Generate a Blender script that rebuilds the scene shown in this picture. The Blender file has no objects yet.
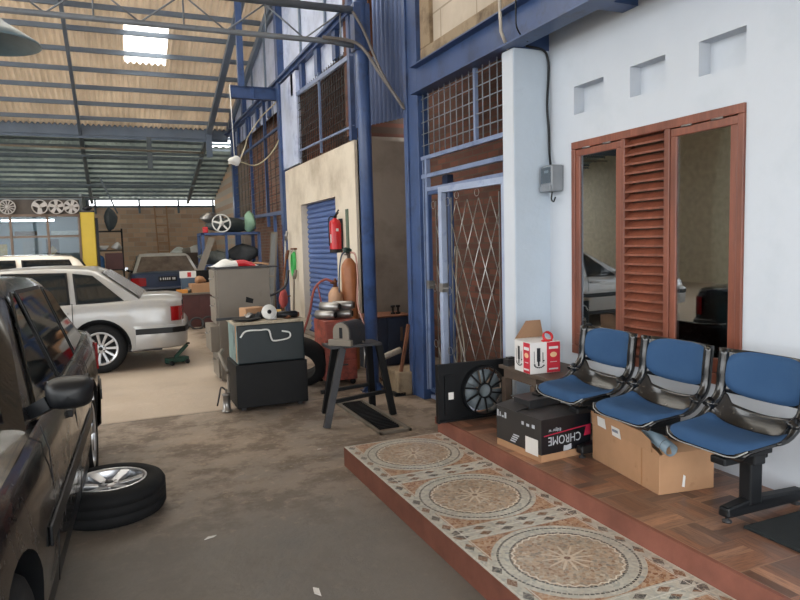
import bpy, bmesh, math, random
from mathutils import Vector, Matrix, Euler
random.seed(7)
sc = bpy.context.scene
COL = sc.collection
PI = math.pi
V = Vector

# ------------------------------------------------------------------ helpers
def rad(a): return math.radians(a)

class MB:
    """collects shapes in one bmesh; several material slots possible"""
    def __init__(s, mats):
        s.bm = bmesh.new(); s.mats = mats if isinstance(mats, (list, tuple)) else [mats]; s.smooth = False
    def _add(s, verts, faces, mi=0, sm=False, mx=None):
        vs = []
        for v in verts:
            v = V(v)
            if mx is not None: v = mx @ v
            vs.append(s.bm.verts.new(v))
        for f in faces:
            try:
                fc = s.bm.faces.new([vs[i] for i in f]); fc.material_index = mi; fc.smooth = sm
            except ValueError: pass
        return s
    def box(s, x0, x1, y0, y1, z0, z1, mi=0, mx=None):
        vs = [(x, y, z) for x in (x0, x1) for y in (y0, y1) for z in (z0, z1)]
        return s._add(vs, [(0,1,3,2),(4,6,7,5),(0,4,5,1),(2,3,7,6),(0,2,6,4),(1,5,7,3)], mi, False, mx)
    def bar(s, a, b, w, h=None, mi=0, up=(0,0,1)):
        """rectangular bar from a to b"""
        a, b = V(a), V(b); h = h or w; d = (b-a).normalized(); up = V(up)
        if abs(d.dot(up)) > .98: up = V((0,1,0)) if abs(d.y) < .9 else V((1,0,0))
        r = d.cross(up).normalized(); u = r.cross(d)
        vs = [p + r*sx*w/2 + u*sz*h/2 for p in (a, b) for sx, sz in ((-1,-1),(1,-1),(1,1),(-1,1))]
        return s._add(vs, [(3,2,1,0),(4,5,6,7),(0,1,5,4),(1,2,6,5),(2,3,7,6),(3,0,4,7)], mi)
    def tube(s, pts, r, n=8, mi=0, caps=True, closed=False):
        pts = [V(p) for p in pts]; vs = []; fs = []; N = len(pts)
        rr = r if isinstance(r, (list, tuple)) else [r]*N
        pu = None
        for i, p in enumerate(pts):
            if closed: d = pts[(i+1) % N] - pts[i-1]
            else: d = pts[min(i+1, N-1)] - pts[max(i-1, 0)]
            if d.length < 1e-9: d = V((0,0,1))
            d.normalize()
            if pu is None:
                pu = V((0,0,1)) if abs(d.z) < .9 else V((1,0,0))
            u = pu - d*pu.dot(d)
            if u.length < 1e-6: u = d.orthogonal()
            u.normalize(); pu = u; w = d.cross(u)
            for k in range(n):
                a = 2*PI*k/n; vs.append(p + (u*math.cos(a) + w*math.sin(a))*rr[i])
        M = N if closed else N-1
        for i in range(M):
            for k in range(n):
                j = (i+1) % N
                fs.append((i*n+k, i*n+(k+1) % n, j*n+(k+1) % n, j*n+k))
        if caps and not closed:
            fs.append(tuple(range(n))[::-1]); fs.append(tuple((N-1)*n+k for k in range(n)))
        return s._add(vs, fs, mi, True)
    def lathe(s, prof, n=24, mi=0, mx=None, caps=True, sm=True):
        """profile [(r,z)] round z"""
        vs = []; fs = []; N = len(prof)
        for r, z in prof:
            for k in range(n):
                a = 2*PI*k/n; vs.append((r*math.cos(a), r*math.sin(a), z))
        for i in range(N-1):
            for k in range(n): fs.append((i*n+k, i*n+(k+1) % n, (i+1)*n+(k+1) % n, (i+1)*n+k))
        if caps: fs.append(tuple(range(n))[::-1]); fs.append(tuple((N-1)*n+k for k in range(n)))
        return s._add(vs, fs, mi, sm, mx)
    def prism(s, poly, h, mi=0, mx=None):
        """poly in xy, extruded 0..h in z"""
        n = len(poly); vs = [(x, y, 0) for x, y in poly] + [(x, y, h) for x, y in poly]
        fs = [tuple(range(n))[::-1], tuple(range(n, 2*n))] + [(i, (i+1) % n, n+(i+1) % n, n+i) for i in range(n)]
        return s._add(vs, fs, mi, False, mx)
    def grid(s, rows, mi=0, sm=True, skip=None, close=False):
        vs = [p for r in rows for p in r]; m = len(rows[0]); fs = []
        for i in range(len(rows)-1):
            for j in range(m if close else m-1):
                if skip and skip(i, j): continue
                k = (j+1) % m
                fs.append((i*m+j, i*m+k, (i+1)*m+k, (i+1)*m+j))
        return s._add(vs, fs, mi, sm)
    def face(s, pts, mi=0): return s._add(pts, [tuple(range(len(pts)))], mi)
    def blob(s, c, r, mi=0, n=10, seed=0, amp=.25):
        rnd = random.Random(seed); rows = []
        ph = [rnd.uniform(0, 6) for _ in range(6)]
        for i in range(n//2+1):
            t = PI*i/(n//2); row = []
            for k in range(n):
                a = 2*PI*k/n
                q = 1 + amp*math.sin(2*a+ph[0]+t)*math.sin(t*2+ph[1]) + amp*.6*math.sin(3*a+ph[2])*math.sin(t)
                row.append((c[0]+r[0]*q*math.sin(t)*math.cos(a), c[1]+r[1]*q*math.sin(t)*math.sin(a), c[2]-r[2]*math.cos(t)*(1+.2*amp*math.sin(a+ph[3]))))
            rows.append(row)
        return s.grid(rows, mi, True, close=True)

def obj(name, mb, parent=None, loc=None, rot=None, bevel=0, seg=2, solid=0, weld=False, sub=0, label=None, kind=None):
    me = bpy.data.meshes.new(name)
    if weld: bmesh.ops.remove_doubles(mb.bm, verts=mb.bm.verts, dist=1e-5)
    bmesh.ops.recalc_face_normals(mb.bm, faces=mb.bm.faces)
    mb.bm.to_mesh(me); mb.bm.free()
    for m in mb.mats: me.materials.append(m)
    o = bpy.data.objects.new(name, me); COL.objects.link(o)
    if parent: o.parent = parent
    if loc: o.location = loc
    if rot: o.rotation_euler = rot
    if solid:
        m = o.modifiers.new('t', 'SOLIDIFY'); m.thickness = solid; m.offset = 0
    if bevel:
        m = o.modifiers.new('b', 'BEVEL'); m.width = bevel; m.segments = seg; m.limit_method = 'ANGLE'; m.angle_limit = rad(35)
    if sub:
        m = o.modifiers.new('s', 'SUBSURF'); m.levels = sub; m.render_levels = sub
    if label: o['label'] = label
    if kind: o['kind'] = kind
    return o
def thing(name, label, cat, loc=(0,0,0), rz=0, group=None):
    o = bpy.data.objects.new(name, None); COL.objects.link(o); o.empty_display_size = .1
    o.location = loc; o.rotation_euler = (0, 0, rz); o['label'] = label; o['category'] = cat
    if group: o['group'] = group
    return o
def tag(o, label, cat, group=None, kind=None):
    o['label'] = label; o['category'] = cat
    if group: o['group'] = group
    if kind: o['kind'] = kind
    return o
def struct(name, mb, parent=None, **k): 
    o = obj(name, mb, parent, **k); o['kind'] = 'structure'; return o
def dup(o, parent=None):
    c = o.copy(); COL.objects.link(c)
    if parent: c.parent = parent
    for ch in [x for x in COL.objects if x.parent == o]: dup(ch, c)
    return c
def along(a, b):
    """matrix with z along a->b, origin a"""
    a, b = V(a), V(b); d = (b-a).normalized()
    return Matrix.Translation(a) @ d.to_track_quat('Z', 'Y').to_matrix().to_4x4()
def cyl(mb, a, b, r, n=16, mi=0, r2=None):
    L = (V(b)-V(a)).length
    mb.lathe([(r, 0), (r if r2 is None else r2, L)], n, mi, along(a, b)); return mb
def arc(c, r, a0, a1, n, f=lambda c, s: (c, s, 0)):
    out = []
    for i in range(n+1):
        a = a0 + (a1-a0)*i/n; d = f(math.cos(a)*r, math.sin(a)*r); out.append(V(c)+V(d))
    return out
def catmull(pts, n=6):
    pts = [V(p) for p in pts]; q = [pts[0]*2-pts[1]] + pts + [pts[-1]*2-pts[-2]]; out = []
    for i in range(1, len(q)-2):
        for k in range(n):
            t = k/n; a, b, c, d = q[i-1], q[i], q[i+1], q[i+2]
            out.append(.5*((2*b)+(c-a)*t+(2*a-5*b+4*c-d)*t*t+(3*b-a-3*c+d)*t**3))
    out.append(pts[-1]); return out

# ------------------------------------------------------------------ materials
class NT:
    def __init__(s, name):
        s.m = bpy.data.materials.new(name); s.m.use_nodes = True; s.t = s.m.node_tree
        s.t.nodes.clear(); s.out = s.t.nodes.new('ShaderNodeOutputMaterial')
        s.tc = s.t.nodes.new('ShaderNodeTexCoord')
    def n(s, ty, **k):
        o = s.t.nodes.new(ty)
        for a, b in k.items(): setattr(o, a, b)
        return o
    def set(s, sock, v):
        if isinstance(v, bpy.types.NodeSocket): s.t.links.new(v, sock)
        elif isinstance(v, (tuple, list)) and len(v) == 3 and sock.type == 'RGBA': sock.default_value = (*v, 1)
        else: sock.default_value = v
    def M(s, op, a, b=0, c=None):
        o = s.n('ShaderNodeMath', operation=op); s.set(o.inputs[0], a); s.set(o.inputs[1], b)
        if c is not None: s.set(o.inputs[2], c)
        return o.outputs[0]
    def noise(s, scale, detail=4, rough=.6, vec=None, stretch=None):
        o = s.n('ShaderNodeTexNoise'); o.inputs['Scale'].default_value = scale; o.inputs['Detail'].default_value = detail; o.inputs['Roughness'].default_value = rough
        v = vec or s.tc.outputs['Object']
        if stretch:
            mp = s.n('ShaderNodeMapping'); mp.inputs['Scale'].default_value = stretch; s.t.links.new(v, mp.inputs[0]); v = mp.outputs[0]
        s.t.links.new(v, o.inputs['Vector']); return o.outputs['Fac']
    def ramp(s, fac, stops, const=False):
        o = s.n('ShaderNodeValToRGB'); cr = o.color_ramp
        if const: cr.interpolation = 'CONSTANT'
        while len(cr.elements) < len(stops): cr.elements.new(1)
        for e, (p, c) in zip(cr.elements, stops):
            e.position = p; e.color = (*c, 1) if isinstance(c, (tuple, list)) else (c, c, c, 1)
        s.t.links.new(fac, o.inputs[0]); return o.outputs[0]
    def mix(s, f, a, b, mode='MIX'):
        o = s.n('ShaderNodeMix', data_type='RGBA', blend_type=mode)
        s.set(o.inputs[0], f); s.set(o.inputs[6], a); s.set(o.inputs[7], b); return o.outputs[2]
    def xyz(s, v=None):
        o = s.n('ShaderNodeSeparateXYZ'); s.t.links.new(v or s.tc.outputs['Object'], o.inputs[0]); return o.outputs
    def comb(s, a, b, c=0):
        o = s.n('ShaderNodeCombineXYZ'); s.set(o.inputs[0], a); s.set(o.inputs[1], b); s.set(o.inputs[2], c); return o.outputs[0]
    def bump(s, h, st=.3, d=.01):
        o = s.n('ShaderNodeBump'); o.inputs['Strength'].default_value = st; o.inputs['Distance'].default_value = d; s.t.links.new(h, o.inputs['Height']); return o.outputs[0]
    def pbr(s, col, rough=.6, metal=0, normal=None, spec=.5, coat=0, emit=None, es=0):
        p = s.n('ShaderNodeBsdfPrincipled'); s.set(p.inputs['Base Color'], col); s.set(p.inputs['Roughness'], rough); s.set(p.inputs['Metallic'], metal)
        s.set(p.inputs['Specular IOR Level'], spec); p.inputs['Coat Weight'].default_value = coat; p.inputs['Coat Roughness'].default_value = .04
        if normal is not None: s.t.links.new(normal, p.inputs['Normal'])
        if emit: s.set(p.inputs['Emission Color'], emit); p.inputs['Emission Strength'].default_value = es
        s.t.links.new(p.outputs[0], s.out.inputs[0]); return p

def S(r, g=None, b=None):
    """sRGB 0-255 to linear"""
    f = lambda c: ((c/255+.055)/1.055)**2.4 if c > 10 else c/255/12.92
    return (f(r), f(g if g is not None else r), f(b if b is not None else r))
def simple(name, c, rough=.6, metal=0, var=.18, scale=6, bump=.0, dirt=None, dirt_amt=.5, spec=.5, coat=0):
    t = NT(name); c2 = tuple(x*(1-var) for x in c); c3 = tuple(min(1, x*(1+var*.6)) for x in c)
    col = t.ramp(t.noise(scale), [(.3, c2), (.7, c3)])
    if dirt:
        col = t.mix(t.ramp(t.noise(scale*1.7, 6, .7), [(1-dirt_amt-.08, 0), (1-dirt_amt+.12, 1)]), col, dirt)
    t.pbr(col, rough, metal, t.bump(t.noise(scale*8), bump, .004) if bump else None, spec, coat); return t.m

black = simple('black_plastic', S(17, 19, 22), .45, spec=.35)
rubber = simple('tyre_rubber', S(17, 18, 20), .8, bump=.3, spec=.3)
steel = simple('bare_steel', S(150, 148, 145), .35, .85, dirt=S(95, 78, 62), dirt_amt=.35)
dark_steel = simple('dark_steel', S(62, 62, 64), .5, .5, dirt=S(80, 62, 48), dirt_amt=.35)
chrome_m = simple('chrome', S(215, 217, 220), .15, 1, var=.05)
alloy = simple('alloy_wheel_metal', S(196, 198, 202), .3, .7, var=.06)
blue_paint = simple('blue_steel_paint', S(54, 76, 118), .4, 0, var=.22, scale=3, dirt=S(42, 54, 82), dirt_amt=.4)
blue_lite = simple('pale_blue_steel_paint', S(112, 126, 156), .4, var=.15, scale=4, dirt=S(72, 90, 126), dirt_amt=.4)
blue_shutter = simple('blue_shutter_paint', S(78, 100, 148), .5, var=.12, scale=2)
white_paint = simple('white_paint', S(225, 226, 226), .5, var=.04)
red_paint = simple('red_paint', S(190, 30, 38), .35, var=.12)
card = simple('cardboard', S(174, 134, 100), .85, var=.1, scale=5, dirt=S(146, 108, 78), dirt_amt=.3)
paper = simple('white_paper', S(218, 216, 212), .8, var=.05)
rust = simple('rusty_steel', S(112, 70, 48), .8, .2, var=.3, scale=10, bump=.3)
wood_d = simple('worn_dark_wood', S(88, 74, 64), .6, var=.2, scale=9)
white_plastic = simple('white_plastic', S(214, 214, 210), .5, var=.05)
# --- walls
def wall_mat(name, c, dirt, amt, rough=.8, sc_=1.2, bump=.25):
    t = NT(name); n1 = t.noise(sc_, 6, .65); n2 = t.noise(sc_*9, 4)
    col = t.ramp(n1, [(.3, tuple(x*.93 for x in c)), (.65, c)])
    col = t.mix(t.ramp(n1, [(1-amt-.1, 0), (1-amt+.15, 1)]), col, dirt)
    t.pbr(col, rough, 0, t.bump(n2, bump, .006), .3); return t.m
m_white = wall_mat('white_painted_plaster', S(194, 200, 208), S(176, 184, 192), .35)
m_pillar = wall_mat('pale_blue_white_plaster', S(182, 194, 206), S(150, 162, 174), .3, sc_=3, bump=.4)
m_concrete = wall_mat('raw_cement_render', S(206, 196, 180), S(160, 148, 132), .42, sc_=.9, bump=.5)
m_grey_conc = wall_mat('grey_cement_render', S(134, 124, 113), S(108, 98, 88), .45, sc_=1.5, bump=.6)
m_lintel = wall_mat('rough_concrete_beam', S(150, 132, 108), S(98, 82, 66), .45, sc_=5, bump=.9)
def brick_mat(name, c1, c2, mor, axis='y', scale=1, bw=.22, bh=.07):
    t = NT(name); x = t.xyz(); b = t.n('ShaderNodeTexBrick')
    t.t.links.new(t.comb(x[1] if axis == 'y' else x[0], x[2]), b.inputs['Vector'])
    b.inputs['Color1'].default_value = (*c1, 1); b.inputs['Color2'].default_value = (*c2, 1); b.inputs['Mortar'].default_value = (*mor, 1)
    b.inputs['Scale'].default_value = scale; b.inputs['Brick Width'].default_value = bw; b.inputs['Row Height'].default_value = bh; b.inputs['Mortar Size'].default_value = .008
    n1 = t.noise(1.7, 5)
    col = t.mix(t.ramp(n1, [(.35, .0), (.75, .65)]), b.outputs['Color'], mor)
    t.pbr(col, .9, 0, t.bump(b.outputs['Fac'], -.5, .01), .2); return t.m
m_brick = brick_mat('red_brick', S(132, 90, 76), S(96, 66, 58), S(122, 110, 100), 'y')
m_brick_in = brick_mat('shaded_red_brick', S(104, 64, 52), S(72, 46, 40), S(78, 64, 56), 'y')  # red brick darkened in colour for the enclosed shade behind the gate
m_brick_back = brick_mat('lightened_brick', S(216, 182, 152), S(178, 146, 122), S(186, 174, 158), 'x', bw=.4, bh=.16)  # back brick colour raised to make up for missing haze and light
m_block = brick_mat('cement_block', S(196, 184, 168), S(186, 174, 158), S(150, 138, 122), 'y', bw=.62, bh=.27)

# --- shop floor: stained concrete
t = NT('stained_concrete_floor')
nb = t.noise(.55, 5, .6); nm = t.noise(2.3, 6, .7); nf = t.noise(14, 5, .7)
col = t.ramp(nb, [(.33, S(112, 106, 100)), (.5, S(140, 126, 112)), (.66, S(158, 140, 122))])
col = t.mix(t.ramp(nm, [(.47, 0), (.57, .75)]), col, S(96, 82, 70))
col = t.mix(t.ramp(nf, [(.56, 0), (.66, .5)]), col, S(172, 154, 134))
col = t.mix(t.ramp(t.noise(5, 8, .8, None, (1, 2.2, 1)), [(.60, 0), (.64, .55)]), col, S(78, 66, 56))
x = t.xyz()
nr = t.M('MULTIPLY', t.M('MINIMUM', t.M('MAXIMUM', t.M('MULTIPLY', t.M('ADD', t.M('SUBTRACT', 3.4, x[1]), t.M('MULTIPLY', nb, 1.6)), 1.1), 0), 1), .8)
col = t.mix(nr, col, t.ramp(nm, [(.3, S(84, 84, 82)), (.7, S(116, 112, 106))]))  # greyer cement near the front, also darkened for light falloff
col = t.mix(t.M('MULTIPLY', t.M('LESS_THAN', t.M('ABSOLUTE', t.M('SUBTRACT', x[1], t.M('ADD', 6.12, t.M('MULTIPLY', nf, .06)))), .012), .6), col, S(60, 52, 44))
# lighter slab further in, with the skylight's brightness put in its colour
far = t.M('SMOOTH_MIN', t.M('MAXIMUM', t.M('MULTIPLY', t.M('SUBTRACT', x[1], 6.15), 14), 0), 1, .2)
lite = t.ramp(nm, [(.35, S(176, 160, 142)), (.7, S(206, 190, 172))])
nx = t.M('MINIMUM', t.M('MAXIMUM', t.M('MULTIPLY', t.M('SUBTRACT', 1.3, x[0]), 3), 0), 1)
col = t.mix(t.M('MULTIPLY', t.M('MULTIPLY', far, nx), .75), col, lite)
t.pbr(col, t.ramp(nm, [(.3, .42), (.7, .75)]), 0, t.bump(t.noise(6, 8, .7), .35, .02), .4)
m_floor = t.m

# --- mosaic step (object coords: x across, y along; origin at step corner 1.34,4.18)
t = NT('mosaic_medallion_tile'); x = t.xyz()
u = t.M('SUBTRACT', x[0], .365); v = t.M('SUBTRACT', t.M('PINGPONG', t.M('SUBTRACT', x[1], -.34), .4), 0)
r = t.M('SQRT', t.M('ADD', t.M('MULTIPLY', u, u), t.M('MULTIPLY', v, v)))
ang = t.M('ARCTAN2', v, u)
vor = t.n('ShaderNodeTexVoronoi'); vor.inputs['Scale'].default_value = 62; t.t.links.new(t.tc.outputs['Object'], vor.inputs['Vector'])
ve = t.n('ShaderNodeTexVoronoi', feature='DISTANCE_TO_EDGE'); ve.inputs['Scale'].default_value = 62; t.t.links.new(t.tc.outputs['Object'], ve.inputs['Vector'])
rnd = t.xyz(vor.outputs['Color'])[0]
rust_c = t.ramp(rnd, [(0, S(150, 116, 92)), (.45, S(190, 168, 144)), (.8, S(140, 132, 122)), (1, S(200, 188, 168))])
pale_c = t.ramp(rnd, [(0, S(176, 178, 170)), (.5, S(204, 202, 190)), (1, S(160, 168, 164))])
corner_c = t.ramp(rnd, [(0, S(140, 90, 62)), (.5, S(170, 126, 92)), (1, S(190, 160, 132))])
dark_c = S(58, 66, 72)
def band(val, lo, hi): return t.M('MULTIPLY', t.M('GREATER_THAN', val, lo), t.M('LESS_THAN', val, hi))
dash = t.M('GREATER_THAN', t.M('FRACT', t.M('MULTIPLY', ang, 14)), .22)
ins = t.M('LESS_THAN', r, .325)
col = t.mix(ins, corner_c, pale_c)
col = t.mix(t.M('LESS_THAN', r, .245), col, rust_c)
for lo, hi in ((.238, .249), (.292, .302)): col = t.mix(t.M('MULTIPLY', band(r, lo, hi), dash), col, dark_c)
star = t.M('LESS_THAN', r, t.M('ADD', .03, t.M('MULTIPLY', t.M('POWER', t.M('ABSOLUTE', t.M('SINE', t.M('MULTIPLY', ang, 6))), 6), .085)))
col = t.mix(t.M('MULTIPLY', star, .75), col, S(222, 206, 184))
col = t.mix(t.M('LESS_THAN', r, .014), col, S(110, 70, 56))
saw = t.M('LESS_THAN', t.M('ABSOLUTE', t.M('SUBTRACT', r, t.M('ADD', .225, t.M('MULTIPLY', t.M('PINGPONG', t.M('MULTIPLY', ang, 5), .5), .026)))), .004)
col = t.mix(saw, col, S(222, 214, 198))
# bands between the tiles and along the step with dark diamonds
bb = t.M('MAXIMUM', t.M('GREATER_THAN', t.M('ABSOLUTE', u), .302), t.M('GREATER_THAN', v, .33))
col = t.mix(t.M('MULTIPLY', bb, t.M('SUBTRACT', 1, ins)), col, pale_c)
def diamonds(a, b, pitch, hw, hh, off=0.):
    du = t.M('ABSOLUTE', t.M('SUBTRACT', t.M('FRACT', t.M('ADD', t.M('DIVIDE', a, pitch), off)), .5))
    return t.M('LESS_THAN', t.M('ADD', t.M('MULTIPLY', du, pitch/hw), t.M('DIVIDE', t.M('ABSOLUTE', b), hh)), 1)
edge = t.M('SUBTRACT', t.M('ABSOLUTE', u), .325)
vv = t.M('SUBTRACT', v, .37)
dm = t.M('MAXIMUM', diamonds(x[1], edge, .115, .038, .024), diamonds(x[0], vv, .12, .036, .022))
dcol = t.mix(t.M('GREATER_THAN', t.M('SINE', t.M('MULTIPLY', t.M('ADD', x[0], x[1]), 31)), 0), S(74, 78, 80), S(128, 90, 66))
col = t.mix(dm, col, dcol)
line = t.M('MAXIMUM', band(t.M('ABSOLUTE', edge), .028, .0325), band(t.M('ABSOLUTE', vv), .027, .031))
col = t.mix(t.M('MULTIPLY', line, t.M('SUBTRACT', 1, ins)), col, S(214, 214, 206))
col = t.mix(t.ramp(ve.outputs[0], [(.02, .55), (.09, 0)]), col, S(196, 188, 172))
grime = t.noise(2.6, 6, .7)
col = t.mix(t.ramp(grime, [(.35, 0), (.75, .45)]), col, S(120, 100, 82))
t.pbr(col, .35, 0, None, .5); m_mosaic = t.m

# --- parquet porch tiles
t = NT('wood_look_basketweave_tile'); x = t.xyz()
cx, cy = t.M('DIVIDE', x[0], .2), t.M('DIVIDE', x[1], .2)
par = t.M('MODULO', t.M('ADD', t.M('FLOOR', cx), t.M('ADD', t.M('FLOOR', cy), 200)), 2)
al = t.mix(par, t.comb(cx, cy), t.comb(cy, cx))
a = t.xyz(al)
pl = t.M('FLOOR', t.M('MULTIPLY', a[1], 4)); wn = t.n('ShaderNodeTexWhiteNoise', noise_dimensions='3D')
t.t.links.new(t.comb(pl, t.M('FLOOR', a[0]), par), wn.inputs['Vector'])
grain = t.noise(3, 5, .7, t.comb(t.M('MULTIPLY', a[0], .7), t.M('MULTIPLY', a[1], 9), wn.outputs['Value']))
base = t.ramp(wn.outputs['Value'], [(0, S(78, 58, 50)), (.3, S(150, 106, 82)), (.6, S(102, 82, 72)), (1, S(176, 130, 102))])
col = t.mix(t.ramp(grain, [(.36, .6), (.55, 0)]), base, S(76, 56, 48))
g = t.M('MAXIMUM', t.M('GREATER_THAN', t.M('ABSOLUTE', t.M('SUBTRACT', t.M('FRACT', t.M('DIVIDE', x[0], .4)), .5)), .4925), t.M('GREATER_THAN', t.M('ABSOLUTE', t.M('SUBTRACT', t.M('FRACT', t.M('DIVIDE', x[1], .4)), .5)), .4925))
col = t.mix(t.M('MULTIPLY', g, .7), col, S(150, 120, 98))
t.pbr(col, .3, 0, None, .5); m_parquet = t.m
m_redkerb = simple('red_oxide_kerb', S(132, 82, 68), .6, var=.25, scale=5, dirt=S(120, 92, 76), dirt_amt=.3, bump=.3)

# --- window timber
t = NT('red_brown_timber'); n1 = t.noise(3, 6, .65, None, (3, 3, .4)); n2 = t.noise(40, 3, .6, None, (2, 2, .1))
t.pbr(t.mix(t.ramp(n2, [(.4, 0), (.6, .3)]), t.ramp(n1, [(.3, S(98, 54, 40)), (.7, S(142, 82, 62))]), S(92, 54, 42)), .38, 0, None, .5); m_timber = t.m
# --- glass
def glass_mat(name, tint, trans):
    t = NT(name); g = t.n('ShaderNodeBsdfGlossy'); g.inputs['Roughness'].default_value = .015; g.inputs['Color'].default_value = (.9, .95, 1, 1)
    tr = t.n('ShaderNodeBsdfTransparent'); tr.inputs['Color'].default_value = (*trans, 1)
    fr = t.n('ShaderNodeFresnel'); fr.inputs['IOR'].default_value = 1.5
    mx = t.n('ShaderNodeMixShader'); t.t.links.new(t.M('MINIMUM', t.M('ADD', t.M('MULTIPLY', fr.outputs[0], 1.2), tint), 1), mx.inputs[0])
    t.t.links.new(tr.outputs[0], mx.inputs[1]); t.t.links.new(g.outputs[0], mx.inputs[2]); t.t.links.new(mx.outputs[0], t.out.inputs[0]); return t.m
m_glass = glass_mat('window_glass', .20, (.5, .6, .62))
m_shopglass = glass_mat('office_glass', -.03, (.8, .85, .87))
t = NT('tinted_car_glass'); t.pbr(S(20, 26, 28), .04, 0, None, .9); m_carglass = t.m
t = NT('dusty_car_glass'); t.pbr(t.ramp(t.noise(4), [(.3, S(70, 60, 54)), (.7, S(104, 94, 84))]), .25, 0, None, .6); m_dustglass = t.m
def paint(name, c, dust=None, amt=.3, rough=.25, metal=.0, coat=.6, spec=.5):
    t = NT(name); n = t.noise(2.2, 5, .7)
    col = t.ramp(n, [(.3, tuple(x*.9 for x in c)), (.7, c)])
    rg = rough
    if dust:
        f = t.ramp(t.noise(3.1, 6, .7), [(1-amt-.2, 0), (1-amt+.25, .8)]); col = t.mix(f, col, dust); rg = t.ramp(t.noise(3.1, 6, .7), [(.3, rough), (.7, rough+.25)])
    t.pbr(col, rg, metal, None, spec, coat); return t.m
p_dark = paint('black_maroon_car_paint', S(12, 10, 11), S(30, 25, 23), .15, .10, 0, .3, .5)
p_silver = paint('silver_beige_car_paint', S(166, 166, 165), S(182, 172, 156), .35, .3, .25)
p_cream = paint('cream_car_paint', S(226, 216, 200), None)
p_blue = paint('dark_blue_car_paint', S(28, 44, 72), S(70, 78, 88), .25)
p_dusty = paint('dusty_pale_car_paint', S(176, 174, 166), S(140, 130, 116), .4, .6)
m_tail = simple('red_tail_lamp', S(140, 18, 22), .15, var=.1)
# --- roof sheets
def roofmat(name, c, tl, c2):
    t = NT(name); n = t.noise(1.1, 5, .65, None, (1, .35, 1))
    col = t.ramp(n, [(.3, c2), (.7, c)])
    d = t.n('ShaderNodeBsdfDiffuse'); t.t.links.new(col, d.inputs[0]); tr = t.n('ShaderNodeBsdfTranslucent'); t.t.links.new(col, tr.inputs[0])
    mx = t.n('ShaderNodeMixShader'); mx.inputs[0].default_value = tl
    t.t.links.new(d.outputs[0], mx.inputs[1]); t.t.links.new(tr.outputs[0], mx.inputs[2]); t.t.links.new(mx.outputs[0], t.out.inputs[0]); return t.m
m_rooftan = roofmat('tan_corrugated_sheet', S(226, 214, 198), .32, S(198, 186, 170))
m_roofold = roofmat('old_green_grey_sheet', S(180, 184, 176), .40, S(140, 146, 142))
m_purlin = simple('hazy_roof_steel', S(120, 134, 152), .55, .1, var=.15, scale=2)  # steel colour lifted to blue-grey, painting in the haze
m_truss = simple('grey_truss_pipe', S(120, 126, 134), .5, .2, var=.2, scale=3, dirt=S(84, 74, 66), dirt_amt=.35)
m_bluesheet = simple('blue_white_sheet', S(186, 196, 220), .4, .1, var=.3, scale=1.3, dirt=S(128, 142, 178), dirt_amt=.4)
m_corrblue = simple('glossy_blue_grey_corrugated', S(104, 120, 158), .3, .5, var=.2, scale=1.5)
# --- upholstery
t = NT('blue_woven_upholstery'); n = t.noise(160, 3); t.pbr(t.mix(t.ramp(t.noise(5, 5), [(.4, 0), (.75, .35)]), S(44, 74, 110), S(64, 92, 124)), .85, 0, t.bump(n, .4, .002), .25); m_uphol = t.m
t = NT('glossy_black_shell'); sv = t.noise(48, 2, .5)
t.pbr(t.mix(t.ramp(sv, [(.66, 0), (.70, .25)]), S(18, 19, 21), S(130, 122, 106)), .24, 0, t.bump(t.noise(12, 3), .25, .006), .5, .25); m_shell = t.m  # pale specks paint in the shell's speckled highlights

# ------------------------------------------------------------------ world, camera
w = bpy.data.worlds.new('overcast_daylight'); sc.world = w; w.use_nodes = True
bg = w.node_tree.nodes['Background']; bg.inputs[0].default_value = (.95, .98, 1.0, 1); bg.inputs[1].default_value = 3.2
cam = bpy.data.cameras.new('camera'); co = bpy.data.objects.new('camera', cam); COL.objects.link(co)
cam.sensor_width = 36; cam.lens = 36*660/800; cam.clip_start = .05; cam.clip_end = 200
r2, u2, fw = V((.91864385, -.39420514, -.02637779)), V((.05841065, .06948078, .99587179)), V((.39074503, .91639223, -.08685387))
mw = Matrix.Identity(4)
for i, c in enumerate((r2, u2, -fw)):
    for k in range(3): mw[k][i] = c[k]
mw.translation = V((0, 0, 1.5)); co.matrix_world = mw; sc.camera = co
sc.view_settings.view_transform = 'Standard'; sc.view_settings.look = 'None'; sc.view_settings.gamma = 1; sc.view_settings.exposure = EXPO = 1.05
try: sc.view_settings.use_curve_mapping = False
except Exception: pass

# ------------------------------------------------------------------ setting
XW = 2.928
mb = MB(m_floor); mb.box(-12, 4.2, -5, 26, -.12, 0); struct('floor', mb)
# mosaic step and raised porch
mb = MB([m_mosaic, m_redkerb]); mb.box(0, .73, -6, 0, 0, .13)
for f in mb.bm.faces:
    if f.calc_center_median().z < .129: f.material_index = 1
struct('floor_mosaic_step', mb, loc=(1.34, 4.18, 0))
mb = MB(m_parquet); mb.box(0, .99, -6, .15, .18, .23); struct('floor_porch', mb, loc=(2.085, 4.1, 0))
mb = MB(m_redkerb); mb.box(2.064, 3.08, -1.9, 4.2, 0, .18); mb.box(2.064, 2.085, -1.9, 4.25, .18, .23); mb.box(2.085, 2.95, 4.2, 4.25, .0, .2295); struct('trim_1', mb)

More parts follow.
